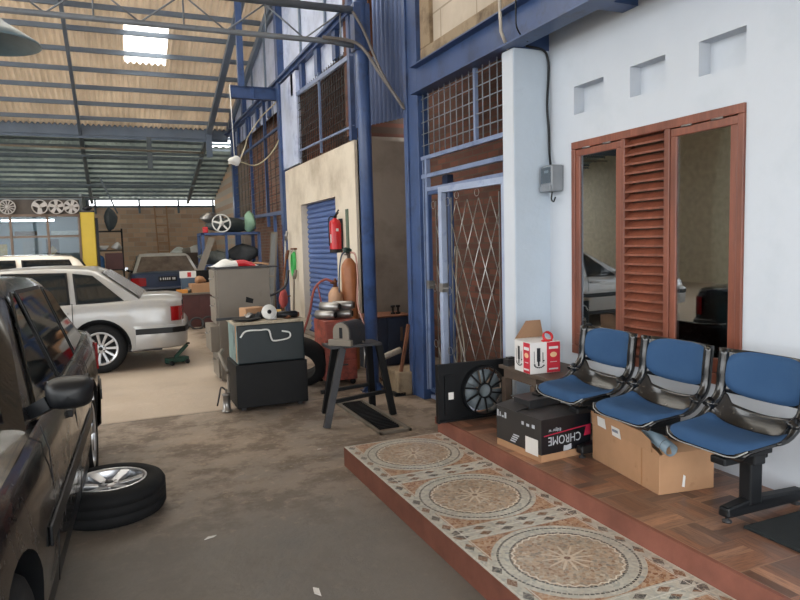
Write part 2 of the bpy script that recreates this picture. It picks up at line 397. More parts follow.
# white wall with niches and window opening
def holes_wall(mb, x0, x1, y0, y1, z0, z1, holes, mi=0):
    ys = sorted({y0, y1, *[h[0] for h in holes], *[h[1] for h in holes]}); zs = sorted({z0, z1, *[h[2] for h in holes], *[h[3] for h in holes]})
    def solid(i, k):
        if not (0 <= i < len(ys)-1 and 0 <= k < len(zs)-1): return False
        cy, cz = (ys[i]+ys[i+1])/2, (zs[k]+zs[k+1])/2
        return not any(h[0] < cy < h[1] and h[2] < cz < h[3] for h in holes)
    for i in range(len(ys)-1):
        for k in range(len(zs)-1):
            if not solid(i, k): continue
            a, b, c, d = ys[i], ys[i+1], zs[k], zs[k+1]
            mb.face([(x0,a,c),(x0,a,d),(x0,b,d),(x0,b,c)], mi); mb.face([(x1,a,c),(x1,b,c),(x1,b,d),(x1,a,d)], mi)
            if not solid(i-1, k): mb.face([(x0,a,c),(x1,a,c),(x1,a,d),(x0,a,d)], mi)
            if not solid(i+1, k): mb.face([(x0,b,c),(x0,b,d),(x1,b,d),(x1,b,c)], mi)
            if not solid(i, k-1): mb.face([(x0,a,c),(x0,b,c),(x1,b,c),(x1,a,c)], mi)
            if not solid(i, k+1): mb.face([(x0,a,d),(x1,a,d),(x1,b,d),(x0,b,d)], mi)
NI = [(3.455, 3.752, 2.336, 2.522), (2.937, 3.217, 2.34, 2.523), (2.408, 2.699, 2.342, 2.525)]
mb = MB(m_white); holes_wall(mb, XW, XW+.16, -1.9, 4.03, .23, 3.06, NI + [(2.40, 3.765, .695, 2.15)])
for h in NI: mb.box(XW+.085, XW+.10, h[0], h[1], h[2], h[3])
struct('wall_right', mb, weld=True)
# white pillar beside the gate; its lit narrow side is painted whiter
mb = MB([m_pillar, m_white]); mb.box(2.63, 3.09, 4.03, 4.175, .2, 2.835, 0); mb.box(2.624, 2.63, 4.035, 4.175, .2, 2.83, 1)
struct('wall_pillar', mb, bevel=.006)
# flat dark panel added in place of the unlit room behind the window
mb = MB(simple('teal_dark_backing', S(58, 80, 84), .9)); mb.box(3.10, 3.11, 1.9, 4.02, .3, 3.0); struct('panel_behind_window', mb)

# timber window: frame, two casements, louvre
win = thing('window_1', '', ''); del win['label']; del win['category']; win['kind'] = 'structure'
mb = MB(m_timber); x0, x1 = XW-.016, XW+.06
for a in ((2.40, 3.765, .695, .755), (2.40, 3.765, 2.10, 2.15), (2.40, 2.437, .755, 2.10), (3.728, 3.765, .755, 2.10), (2.885, 2.925, .755, 2.10), (3.245, 3.28, .755, 2.10)):
    mb.box(x0, x1, *a)
obj('window_frame', mb, win, bevel=.004)
for (a, b) in ((2.44, 2.882), (3.283, 3.725)):
    mb = MB(m_timber); z0, z1 = .76, 2.095; f = .044; x0, x1 = XW-.01, XW+.02
    mb.box(x0, x1, a, b, z0, z0+.075); mb.box(x0, x1, a, b, z1-f, z1); mb.box(x0, x1, a, a+f, z0+.075, z1-f); mb.box(x0, x1, b-f, b, z0+.075, z1-f)
    cs = obj('casement', mb, win, bevel=.004)
    mb = MB(m_glass); mb.box(XW+.0, XW+.005, a+f-.005, b-f+.005, z0+.07, z1-f+.005); obj('pane', mb, cs)
    for yy in (a+.12, b-.12):
        mb = MB(steel); cyl(mb, (XW-.016, yy-.035, z1+.003), (XW-.016, yy+.035, z1+.003), .006, 8); obj('hinge', mb, cs)
mb = MB(m_timber); nl = 24
for i in range(nl):
    z = .765 + (i+.5)*1.33/nl
    mb._add([(XW-.014, y, z-.024) for y in (2.925, 3.255)] + [(XW+.035, y, z+.014) for y in (2.925, 3.255)] + [(XW+.035, y, z+.026) for y in (2.925, 3.255)] + [(XW-.014, y, z-.012) for y in (2.925, 3.255)],
            [(0,1,3,2), (2,3,5,4), (4,5,7,6), (6,7,1,0), (0,2,4,6), (1,7,5,3)])
obj('louvre', mb, win)
mb = MB(wood_d); mb.box(XW+.06, XW+.07, 2.925, 3.245, .755, 2.1); obj('louvre_back', mb, win)  # dark board set in for the shaded gaps between slats

# blue I-beam, soffit, concrete beam and block wall over the porch
mb = MB(blue_paint)
mb.box(2.55, 2.70, -2, 5.62, 2.84, 2.852); mb.box(2.55, 2.70, -2, 5.62, 3.08, 3.092); mb.box(2.62, 2.632, -2, 5.62, 2.852, 3.08)
struct('beam_porch', mb)
mb = MB(m_white); mb.box(2.70, 3.1, -1.9, 4.6, 3.06, 3.1); struct('ceiling_soffit', mb)
mb = MB(m_lintel)
mb.box(2.66, 2.86, -2, 5.62, 3.093, 3.25); mb.box(2.66, 2.86, 5.42, 5.62, 3.25, 5); struct('trim_2', mb, bevel=.01)
mb = MB(m_block); mb.box(2.70, 2.84, -2, 5.42, 3.25, 5.6); struct('wall_upper', mb)
mb = MB(blue_paint); mb.box(2.70, 2.93, 3.15, 3.28, 2.86, 2.90); mb.box(2.70, 3.1, 4.03, 4.3, 2.835, 3.06); struct('beam_bracket', mb)

# blue square post
mb = MB([blue_paint, blue_lite]); mb.box(2.62, 2.74, 5.62, 5.80, 0, 7.2); mb.box(2.60, 2.62, 5.82, 5.90, 0, 7.2); mb.box(2.62, 2.70, 5.80, 5.92, 0, 7.2)
struct('post_square', mb, bevel=.004)
# round pillar with gussets
mb = MB(blue_paint); cyl(mb, (2.32, 6.2, 0), (2.305, 6.2, 5.2), .066, 28)
mb.box(2.22, 2.42, 6.1, 6.3, 0, .012)
for a in range(4):
    mx = Matrix.Translation((2.32, 6.2, .012)) @ Matrix.Rotation(a*PI/2+.4, 4, 'Z') @ Matrix.Rotation(PI/2, 4, 'X')
    mb.prism([(.06, 0), (.15, 0), (.06, .1)], .008, 0, mx)
struct('post_round', mb)

# gate bay: transom grille and rails
def rods(mb, pts, r, n=5): mb.tube(pts, r, n)
mb = MB(m_truss)
X = 2.66
for i in range(14):
    y = 4.19 + i*.107; mb.tube([(X, y, 2.27), (X, y, 2.93 + (.05 if i % 3 == 0 else 0))], .005, 5)
for k in range(6): mb.tube([(X, 4.17, 2.38+k*.105), (X, 5.62, 2.38+k*.105)], .005, 5)
struct('grille_transom', mb)
mb = MB(blue_lite)
for z in (2.265, 2.10): mb.bar((X, 4.17, z), (X, 5.62, z), .035, .035)
mb.bar((X, 4.62, 2.27), (X, 4.62, 2.9), .03); mb.bar((X, 4.19, 0.1), (X, 4.19, 2.1), .035)
mb.bar((X, 5.52, .12), (X, 5.52, 2.27), .04); mb.bar((X, 4.19, 1.975), (X, 5.52, 1.975), .035); mb.bar((X, 5.6, .1), (X, 5.6, 2.26), .02)
mb.bar((X, 5.1, .05), (X, 5.52, .05), .03)
struct('frame_gate', mb)
mb = MB(blue_lite); mb.box(2.64, 2.66, 4.17, 5.62, 2.84-.22+.30, 2.86+.0); 
struct('trim_3', mb)
def lattice(mb, w, h, pitch_x, pitch_z, r, o=(0, 0)):
    """diamond lattice of thin rods inside w x h (local x,z)"""
    sl = pitch_z/pitch_x
    for sgn in (1, -1):
        k = -int(h/pitch_z)-2
        while k < w/pitch_x + h/pitch_z + 2:
            xa = k*pitch_x; pts = []
            # line: x = xa + sgn*(z)/sl
            za, zb = 0, h
            x_a, x_b = xa + sgn*za/sl, xa + sgn*zb/sl
            def zat(xx): return (xx-xa)*sl*sgn
            lo, hi = za, zb
            z1, z2 = zat(0), zat(w); lo, hi = max(lo, min(z1, z2)), min(hi, max(z1, z2))
            if hi - lo > .02:
                mb.tube([(o[0]+xa+sgn*lo/sl, 0, o[1]+lo), (o[0]+xa+sgn*hi/sl, 0, o[1]+hi)], r, 4)
            k += 1
def gate_leaf(name, w, h, frame_m, fw_, parent=None):
    mb = MB(frame_m)
    mb.bar((0, 0, 0), (0, 0, h), fw_); mb.bar((w, 0, 0), (w, 0, h), fw_); mb.bar((0, 0, h-fw_/2), (w, 0, h-fw_/2), fw_); mb.bar((0, 0, fw_/2), (w, 0, fw_/2), fw_)
    g = struct(name, mb, parent)
    mb = MB(steel); lattice(mb, w-.22, h-.2, .155, .37, .0045, (.14, .07)); obj('lattice', mb, g)
    mb = MB(steel)
    for zz in (h-.13, h*.5+.05, h*.25):
        mb.tube(arc((.085, 0, zz), .035, 0, 2*PI, 12, lambda c, s: (c, 0, s))[:-1], .003, 4, closed=True)
    for k in range(2): mb.tube(arc((.22+.5*k*(w-.3), 0, h-.085), .03, 0, 2*PI, 12, lambda c, s: (c, 0, s))[:-1], .003, 4, closed=True)
    mb.bar((.14, 0, .05), (.14, 0, h-.1), .008); mb.bar((w-.08, 0, .05), (w-.08, 0, h-.1), .008)
    obj('ring', mb, g)
    mb = MB(steel); mb.box(-.03, .03, -.03, .03, h*.52, h*.56); mb.bar((.0, -.03, h*.54), (.12, -.03, h*.54), .012); obj('lock', mb, g)
    return g
g1 = gate_leaf('door_2', .87, 1.86, simple('pale_gate_paint', S(150, 162, 186), .4, var=.15, scale=4, dirt=S(100, 118, 156), dirt_amt=.35), .05); g1.location = (2.565, 5.05, .10)
g1.rotation_euler = (0, 0, math.atan2(4.23-5.05, 2.645-2.565))
g2 = gate_leaf('door_3', .42, 1.86, blue_paint, .035); g2.location = (2.66, 5.50, .10); g2.rotation_euler = (0, 0, -PI/2)
# blue inner post behind leaf and long rods leaning in the gate gap
mb = MB(simple('navy_post', S(34, 46, 72), .5)); mb.box(2.78, 2.84, 5.36, 5.46, 0, 2.1); struct('post_inner', mb)
# brick wall and cement room behind
mb = MB(m_brick_in); mb.box(3.75, 3.9, 4.17, 8.4, 0, 5.2); mb.box(2.98, 3.9, 8.58, 8.7, 2.95, 5.2); struct('wall_brick', mb)
mb = MB(m_grey_conc); mb.box(3.02, 3.9, 8.4, 8.55, 0, 2.87); struct('wall_grey', mb)
mb = MB(m_concrete)
holes_wall(mb, 2.98, 3.15, 8.4, 12.3, 0, 2.87, [(9.3, 11.25, -.1, 2.19)])
struct('wall_cement', mb, weld=True)
mb = MB(m_grey_conc); mb.box(3.1, 3.9, 4.175, 4.25, 0, 4.2); mb.box(2.75, 3.9, 4.25, 5.9, 3.3, 3.36); mb.box(3.15, 4.0, 8.55, 12.3, 2.87, 2.95); mb.box(2.98, 3.9, 8.4, 8.5, 2.87, 2.871); struct('ceiling_store', mb)
mb = MB(m_grey_conc); mb.box(2.86, 2.98, 9.0, 12.3, 0, .03); struct('trim_4', mb)
# roller shutter
mb = MB(blue_shutter); rows = []
nz = 26
prof = []
for i in range(nz):
    z = i*2.19/nz
    prof += [(3.11, z), (3.085, z+.02), (3.082, z+.045), (3.10, z+.075)]
prof.append((3.11, 2.19))
mb.grid([[(x, y, z) for x, z in prof] for y in (9.3, 11.25)], 0, False); struct('door_1', mb, solid=.003)
mb = MB(blue_paint); mb.box(3.06, 3.13, 9.28, 9.305, 0, 2.19); mb.box(3.05, 3.12, 9.3, 11.25, 0, .03)
struct('trim_5', mb)

# grille over the cement room, its rails, plank, girt and sheet wall
mb = MB(dark_steel); X = 3.0
y = 8.42
while y < 11.2:
    mb.tube([(X, y, 2.89), (X, y, 4.1)], .006, 4); y += .115
z = 2.98
while z < 4.1:
    mb.tube([(X-.008, 8.4, z), (X-.008, 11.2, z)], .006, 4); z += .115
struct('grille_upper', mb)
mb = MB(blue_lite)
mb.bar((X-.02, 8.4, 3.05), (X-.02, 11.2, 3.10), .03); mb.bar((X-.02, 8.4, 3.95), (X-.02, 11.2, 4.05), .05, .06); mb.bar((X-.02, 9.9, 2.9), (X-.02, 9.9, 4.1), .035)
struct('frame_grille', mb)
mb = MB(m_bluesheet); mb.box(2.96, 3.02, 11.2, 12.3, 2.9, 4.45); struct('panel_plank', mb)
mb = MB(blue_paint); mb.box(2.92, 3.06, 12.3, 12.5, 0, 7.4); mb.box(2.94, 3.04, 16.1, 16.3, 4.5, 6.2); mb.box(2.92, 3.06, 17.75, 17.95, 0, 5.0); mb.box(2.95, 3.03, 8.4, 8.5, 2.87, 8)
struct('post_wall', mb)
mb = MB(blue_paint); mb.box(2.93, 3.03, 8.2, 18.6, 4.47, 4.53); mb.box(2.88, 2.93, 8.2, 18.6, 4.52, 4.56)
for y in (9.0, 9.9, 10.8, 11.4, 13.4, 14.6, 15.8, 17): mb.box(2.96, 3.02, y, y+.16, 4.08, 4.5)
struct('beam_girt', mb)
mb = MB(m_bluesheet); mb.box(3.03, 3.05, 8.4, 18.2, 4.1, 4.5); struct('panel_infill', mb)
def roof_z(y):
    z = 4.58 + .3*(18.8-y)
    if y < 8: z = 4.58 + .3*10.8 - .3*(8-y)
    if y > 18.8: z = 4.58 - .225*(y-18.8)
    return z
mb = MB(m_bluesheet)
ys = [8.2+.4*i for i in range(27)]
for a, b in zip(ys, ys[1:]):
    mb.face([(3.04, a, 4.5), (3.04, b, 4.5), (3.04, b, roof_z(b)+.0), (3.04, a, roof_z(a))])
mb.box(3.06, 3.1, -4, 8.2, 5.2, 8.1)
struct('wall_sheeting', mb)
mb = MB(m_purlin)
for y in (9.6, 11, 13.8, 15.2): mb.box(3.0, 3.035, y, y+.05, 4.55, roof_z(y)-.1)
mb.bar((3.0, 8.2, 5.9), (3.0, 14.2, 5.9), .06); mb.bar((2.98, 9.5, 6.9), (2.98, 18.6, 4.66), .09, .16)
struct('frame_sheeting', mb)

# lattice bay with brick behind, far right wall
mb = MB(m_brick); mb.box(3.25, 3.4, 12.3, 17.3, 0, 4.4); mb.box(4.0, 4.1, 8.7, 18.6, 2.9, 8.2); struct('wall_brick_far', mb)
mb = MB(m_grey_conc); mb.box(3.05, 3.4, 17.3, 17.8, 0, 4.4); struct('wall_column', mb)
mb = MB(blue_paint)
for y in (14.0, 15.6): mb.bar((3.0, y, 1.9), (3.0, y, 4.5), .06)
mb.bar((3.0, 12.5, 2.13), (3.0, 17.8, 2.22), .07); mb.bar((3.0, 13.4, 0), (3.0, 13.4, 2.15), .06); mb.bar((3.0, 12.5, 3.75), (3.0, 17.8, 3.75), .05)
mb.bar((3.0, 15.8, 0), (3.0, 15.8, 2.15), .06)
struct('frame_lattice', mb)
mb = MB(dark_steel)
for i in range(9): mb.tube([(2.99, 12.5, 2.35+i*.17), (2.99, 17.8, 2.35+i*.17)], .006, 4)
for i in range(12): mb.tube([(2.99, 12.7+i*.42, 2.2), (2.99, 12.7+i*.42, 4.4)], .006, 4)
struct('grille_lattice', mb)

# stub I-beam from the wall
mb = MB(blue_paint); mb.box(2.08, 3.0, 12.52, 12.64, 4.43, 4.442); mb.box(2.08, 3.0, 12.52, 12.64, 4.22, 4.232); mb.box(2.08, 3.0, 12.55, 12.56, 4.232, 4.43); mb.box(2.5, 2.515, 12.52, 12.64, 4.232, 4.43)
struct('beam_stub', mb)
mb = MB(blue_paint); mb.box(2.24, 2.35, 12.53, 12.63, 4.44, roof_z(12.6)-.15); struct('post_stub', mb)

# corrugated blue sheet between the pillars
mb = MB(m_corrblue); a, b = V((2.64, 5.93, 0)), V((2.50, 6.95, 0)); n = 12*6; rows = [[], []]; d = (b-a).normalized(); nn = V((d.y, -d.x, 0))
for i in range(n+1):
    q = a + (b-a)*i/n + nn*.016*math.sin(2*PI*12*i/n)
    rows[0].append(q + V((0, 0, 2.70+.06*i/n))); rows[1].append(q + V((0, 0, 6.4)))
mb.grid(rows); struct('panel_corrugated', mb, solid=.002)
mb = MB(rust); mb.bar((2.44, 6.3, 3.35), (2.44, 6.3, 4.6), .04, .03); struct('trim_6', mb)

# ------------------------------------------------------------------ roof
def roof(name, x0, x1, y0, y1, mat, pitch, amp, hole=(), ystep=.6, gaps=None):
    mb = MB(mat); nx = int((x1-x0)/pitch*5); xs = [x0+(x1-x0)*i/nx for i in range(nx+1)]
    ys = [y0]
    while ys[-1] + ystep < y1: ys.append(ys[-1]+ystep)
    ys.append(y1)
    for h in hole: ys = sorted({*ys, h[2], h[3]})
    if y0 < 8 < y1: ys = sorted({*ys, 8.0})
    rows = [[(x, y, roof_z(y)+.1 + amp*math.sin(2*PI*(x-x0)/pitch)) for x in xs] for y in ys]
    def sk(i, j):
        cy, cx = (ys[i]+ys[i+1])/2, (xs[j]+xs[j+1])/2
        return any(h[0] < cx < h[1] and h[2] < cy < h[3] for h in hole)
    mb.grid(rows, 0, True, sk); return struct(name, mb, solid=.004)
SKY = (.40, 1.26, 14.45, 15.85)
SKYS = [SKY, (-4.4, -2.6, 8.2, 12.8), (-1.7, .1, 8.2, 12.8), (.9, 2.5, 8.2, 12.4), (-7.4, -5.6, 8.2, 12.8)]
ceil = roof('ceiling', -11, 4.25, -4.5, 18.8, m_rooftan, .125, .03, SKYS)
roof('ceiling_far', -11, 3.5, 18.8, 25.2, m_roofold, .2, .02, [(2.52, 3.5, 18.85, 20.0), (-10, -3.6, 20.7, 24.6)])  # far-left hole is unseen, added to light the back wall
t = NT('milky_skylight_sheet'); tr = t.n('ShaderNodeBsdfTransparent'); tr.inputs[0].default_value = (1, .92, .80, 1); tl = t.n('ShaderNodeBsdfTranslucent'); tl.inputs[0].default_value = (1, .92, .8, 1); mx = t.n('ShaderNodeMixShader'); mx.inputs[0].default_value = .3
t.t.links.new(tr.outputs[0], mx.inputs[1]); t.t.links.new(tl.outputs[0], mx.inputs[2]); t.t.links.new(mx.outputs[0], t.out.inputs[0])
for SK in SKYS:
    mb = MB(t.m); mb.grid([[(SK[0]+(SK[1]-SK[0])*i/50, y, roof_z(y)+.1+.018*math.sin(2*PI*(SK[0]+11+(SK[1]-SK[0])*i/50)/.125)) for i in range(51)] for y in (SK[2], SK[3])])
    struct('skylight_panel', mb)
for y in [18.28-.72*i for i in range(32)]:
    mb = MB(m_purlin); zz = roof_z(y)+.02; mb.box(-11, 3.0, y-.025, y+.025, zz-.045, zz+.05); struct('purlin', mb, ceil)
mb = MB(m_purlin); mb.box(-11, 3.0, 18.72, 18.86, 4.42, 4.56); mb.box(-11, 3, 18.78, 18.80, 4.35, 4.72); struct('purlin', mb, ceil)
fr_ = bpy.data.objects['ceiling_far']
mpf = simple('dull_grey_roof_steel', S(108, 118, 124), .6, .1)
for k in range(14):
    y = 19.2 + k*.44; zz = roof_z(y)+.02; mb = MB(mpf); mb.box(-11, 3.4, y-.02, y+.02, zz-.02, zz+.05); struct('purlin', mb, fr_)
for x in (-3.78, -.66, 2.46, -6.9):
    mb = MB(m_purlin)
    mb.bar((x, 8, roof_z(8)-.12), (x, 18.8, roof_z(18.8)-.12), .07 if x < 2 else .13, .12); mb.bar((x, 8, roof_z(8)-.12), (x, -4.5, roof_z(-4.5)-.12), .08, .12)
    struct('rafter', mb, ceil)
    mb = MB(mpf); x -= .0; mb.bar((x, 18.8, roof_z(18.8)-.1), (x, 25, roof_z(25)-.05), .1, .12); struct('rafter', mb, fr_)
# far posts, hanging rails below the far roof
mb = MB(mpf)
mb.box(.9, 1.02, 18.75, 18.87, 3.6, 4.5); mb.bar((-10, 19.5, 4.0), (2.4, 19.5, 4.0), .05); mb.bar((-.3, 20, 3.5), (.1, 19.9, 2.5), .04)
mb.bar((-9, 22, 3.45), (2.4, 22, 3.45), .04, .06)
struct('frame_far_roof', mb)
mb = MB(simple('pale_conduit', S(150, 138, 122), .6)); mb.tube([(-10, 18.5, 4.12), (-3, 18.5, 4.08), (2.3, 18.5, 4.02)], .025, 6); struct('conduit', mb)
mb = MB(m_purlin); mb.box(2.38, 2.52, 18.4, 18.55, 3.9, 4.5); struct('post_eave', mb)

# truss across the bay at the round pillar
mb = MB(m_truss)
mb.tube([(-10, 6.2, 3.41), (2.0, 6.2, 3.425), (2.28, 6.2, 3.40)], .026, 10); mb.tube([(-10, 6.2, 3.62), (2.28, 6.2, 3.74)], .036, 10)
x = 2.1; k = 0
pts = []
while x > -10:
    pts.append((x, 6.2, 3.43 if k % 2 else 3.70)); x -= .36; k += 1
for a, b in zip(pts, pts[1:]): mb.tube([a, b], .008, 5)
for a in pts[::2]: mb.tube([a, (a[0], 6.2, 3.42)], .008, 5)
struct('truss', mb)
mb = MB(blue_paint); mb.box(2.22, 2.38, 6.14, 6.26, 3.36, 3.80); struct('truss_bracket', mb)
# blue box strapped on the truss near top left
mb = MB(blue_paint); mb.box(-.72, -.66, 6.1, 6.25, 3.72, 4.0); mb.box(-.63, -.55, 6.1, 6.25, 3.72, 4.0); struct('truss_hanger', mb)

# ------------------------------------------------------------------ back and left of the shop
mb = MB(m_brick_back); mb.box(-.75, 4.0, 25, 25.2, 0, 3.02); struct('wall_back', mb)
mb = MB(simple('dark_grey_board', S(74, 82, 88), .8)); mb.box(-12, -.75, 25, 25.2, 0, 3.6); struct('wall_back_left', mb)
mb = MB(mpf)
for x in (-.6, .8, 2.1, 3.3): mb.box(x, x+.07, 24.9, 24.98, 2.75, 3.2)
mb.box(-11, 4, 24.9, 24.97, 2.95, 3.02)
struct('trim_7', mb)
# right side beyond the end post: low dim wall
mb = MB(m_brick_back); mb.box(3.4, 3.5, 17.8, 25, 0, 4.4); struct('wall_right_far', mb)
# glazed office
mb = MB([simple('office_wall_panel', S(98, 90, 84), .7), simple('office_mullion', S(132, 112, 96), .5)])
mb.box(-8, -.78, 18.05, 18.15, 2.36, 2.75, 0); mb.box(-8, -.78, 18.0, 18.1, 2.34, 2.40, 1)
mb.box(-8, -.78, 18.02, 18.07, 1.84, 1.89, 1); mb.box(-8, -.78, 18.0, 18.1, 0, .5, 0)
for x in (-7.3, -5.8, -4.4, -3.5, -2.28, -1.5, -.82): mb.box(x, x+.05, 18.0, 18.08, .5, 2.36, 1)
struct('wall_office', mb)
mb = MB(m_shopglass); mb.box(-8, -.78, 18.045, 18.05, .5, 2.36); struct('window_2', mb)
mb = MB(simple('office_inner_wall', S(140, 150, 154), .8)); mb.box(-8, -.7, 20.5, 20.6, 0, 2.9); mb.box(-.76, -.7, 18.1, 20.5, 0, 2.9); mb.box(-8, -.7, 18.15, 20.6, 2.75, 2.8); struct('wall_office_inside', mb)
t = NT('lit_tube'); t.pbr((1, 1, 1), .5, 0, None, .5, 0, (.95, .98, 1), 9); m_tube = t.m
t_ = thing('fluorescent_tube', 'lit white fluorescent tube seen through the upper office glass', 'lamp', (-1.9, 19.6, 2.32))
mb = MB(m_tube); cyl(mb, (-.75, 0, 0), (.45, 0, 0), .022, 8); obj('tube', mb, t_)
mb = MB(white_paint); mb.box(-.8, .5, -.03, .03, .03, .08); mb.box(-.3, -.28, -.01, .01, .08, .42); mb.box(.1, .12, -.01, .01, .08, .42); obj('batten', mb, t_)
# left side: low wall with open bays to the yard, front open
mb = MB(simple('beige_outer_wall', S(222, 208, 180), .8)); mb.box(-11, -10.85, -4.5, 11.2, 0, .9); mb.box(-11, -10.85, -4.5, 11.2, 3.4, 3.8); mb.box(-11, -10.85, 11.2, 21.7, 0, 7.4); mb.box(-11, -10.85, 21.7, 25, 0, .9); mb.box(-11, -10.85, 21.7, 25, 3.2, 7.4)  # opening at the far end is put in for light at the back
for y in (-4.4, -.5, 3.4, 7.3): mb.box(-11, -10.85, y, y+.3, .9, 3.4)
struct('wall_left', mb)
mb = MB(blue_paint); mb.box(-11, 3.1, -4.5, -4.4, 3.4, 3.6)
for x in (-10.9, -4): mb.box(x, x+.15, -4.5, -4.35, 0, 4.6)
struct('frame_front', mb)
mb = MB(simple('yard_ground', S(150, 142, 130), .9)); mb.box(-40, 20, -40, -5, -.14, -.02); mb.box(-40, -12, -5, 40, -.14, -.02); struct('floor_yard', mb)

# ------------------------------------------------------------------ cars
def bake(o):
    dg = bpy.context.evaluated_depsgraph_get(); dg.update()
    me = bpy.data.meshes.new_from_object(o.evaluated_get(dg)); o.modifiers.clear(); o.data = me
def wheel(parent, loc, side, spokes, r=.305, wd=.195, thin=False, name='wheel'):
    """wheel standing upright, axis along local y, outer face towards side*y"""
    e = bpy.data.objects.new(name, None); COL.objects.link(e)
    if parent: e.parent = parent
    e.location = loc; e.rotation_euler = (rad(-90)*side, 0, 0)
    wheel_parts(e, spokes, r, wd, thin); return e
def wheel_parts(e, spokes, r, wd, thin=False):
    R = r*.66
    mb = MB(rubber); h = wd/2
    prof = [(R-.005, -h*.8), (R+.01, -h*.95), (r*.86, -h), (r*.95, -h*.86), (r, -h*.6), (r, -h*.3), (r*.985, -h*.28), (r*.985, -h*.24), (r, -h*.22), (r, h*.22), (r*.985, h*.24), (r*.985, h*.28), (r, h*.3), (r, h*.6), (r*.95, h*.86), (r*.86, h), (R+.01, h*.95), (R-.005, h*.8)]
    mb.lathe(prof, 40, caps=False); obj('tyre', mb, e)
    mb = MB(alloy)
    mb.lathe([(R, h*.88), (R+.006, h*.92), (R-.006, h*.95), (R-.02, h*.85), (R-.028, h*.3), (R-.03, -h*.8), (R-.01, -h*.85)], 40, caps=False)
    n = spokes; wsp = .055 if n <= 6 else .03
    if thin: wsp = .022
    for k in range(n):
        a = 2*PI*k/n; ca, sa = math.cos(a), math.sin(a)
        def q(rr, tt, zz): return (rr*ca-tt*sa, rr*sa+tt*ca, zz)
        w0, w1 = wsp*.8, wsp*1.1
        vs = [q(.04, -w0/2, h*.62), q(.04, w0/2, h*.62), q(R-.015, w1/2, h*.86), q(R-.015, -w1/2, h*.86), q(.04, -w0/2, h*.35), q(.04, w0/2, h*.35), q(R-.015, w1/2, h*.55), q(R-.015, -w1/2, h*.55)]
        mb._add(vs, [(0,1,2,3), (7,6,5,4), (0,4,5,1), (1,5,6,2), (2,6,7,3), (3,7,4,0)])
    mb.lathe([(.062, h*.3), (.062, h*.62), (.05, h*.72), (.0, h*.74)], 20, caps=False)
    obj('rim', mb, e, bevel=.003)
    mb = MB(black); mb.lathe([(R-.03, -h*.5), (0, -h*.5)], 24, caps=False); mb.lathe([(.024, h*.74), (.022, h*.78), (0, h*.78)], 14, caps=False)
    for k in range(5):
        a = 2*PI*(k+.5)/5; cyl(mb, (.042*math.cos(a), .042*math.sin(a), h*.6), (.042*math.cos(a), .042*math.sin(a), h*.73), .008, 8)
    obj('hub', mb, e)

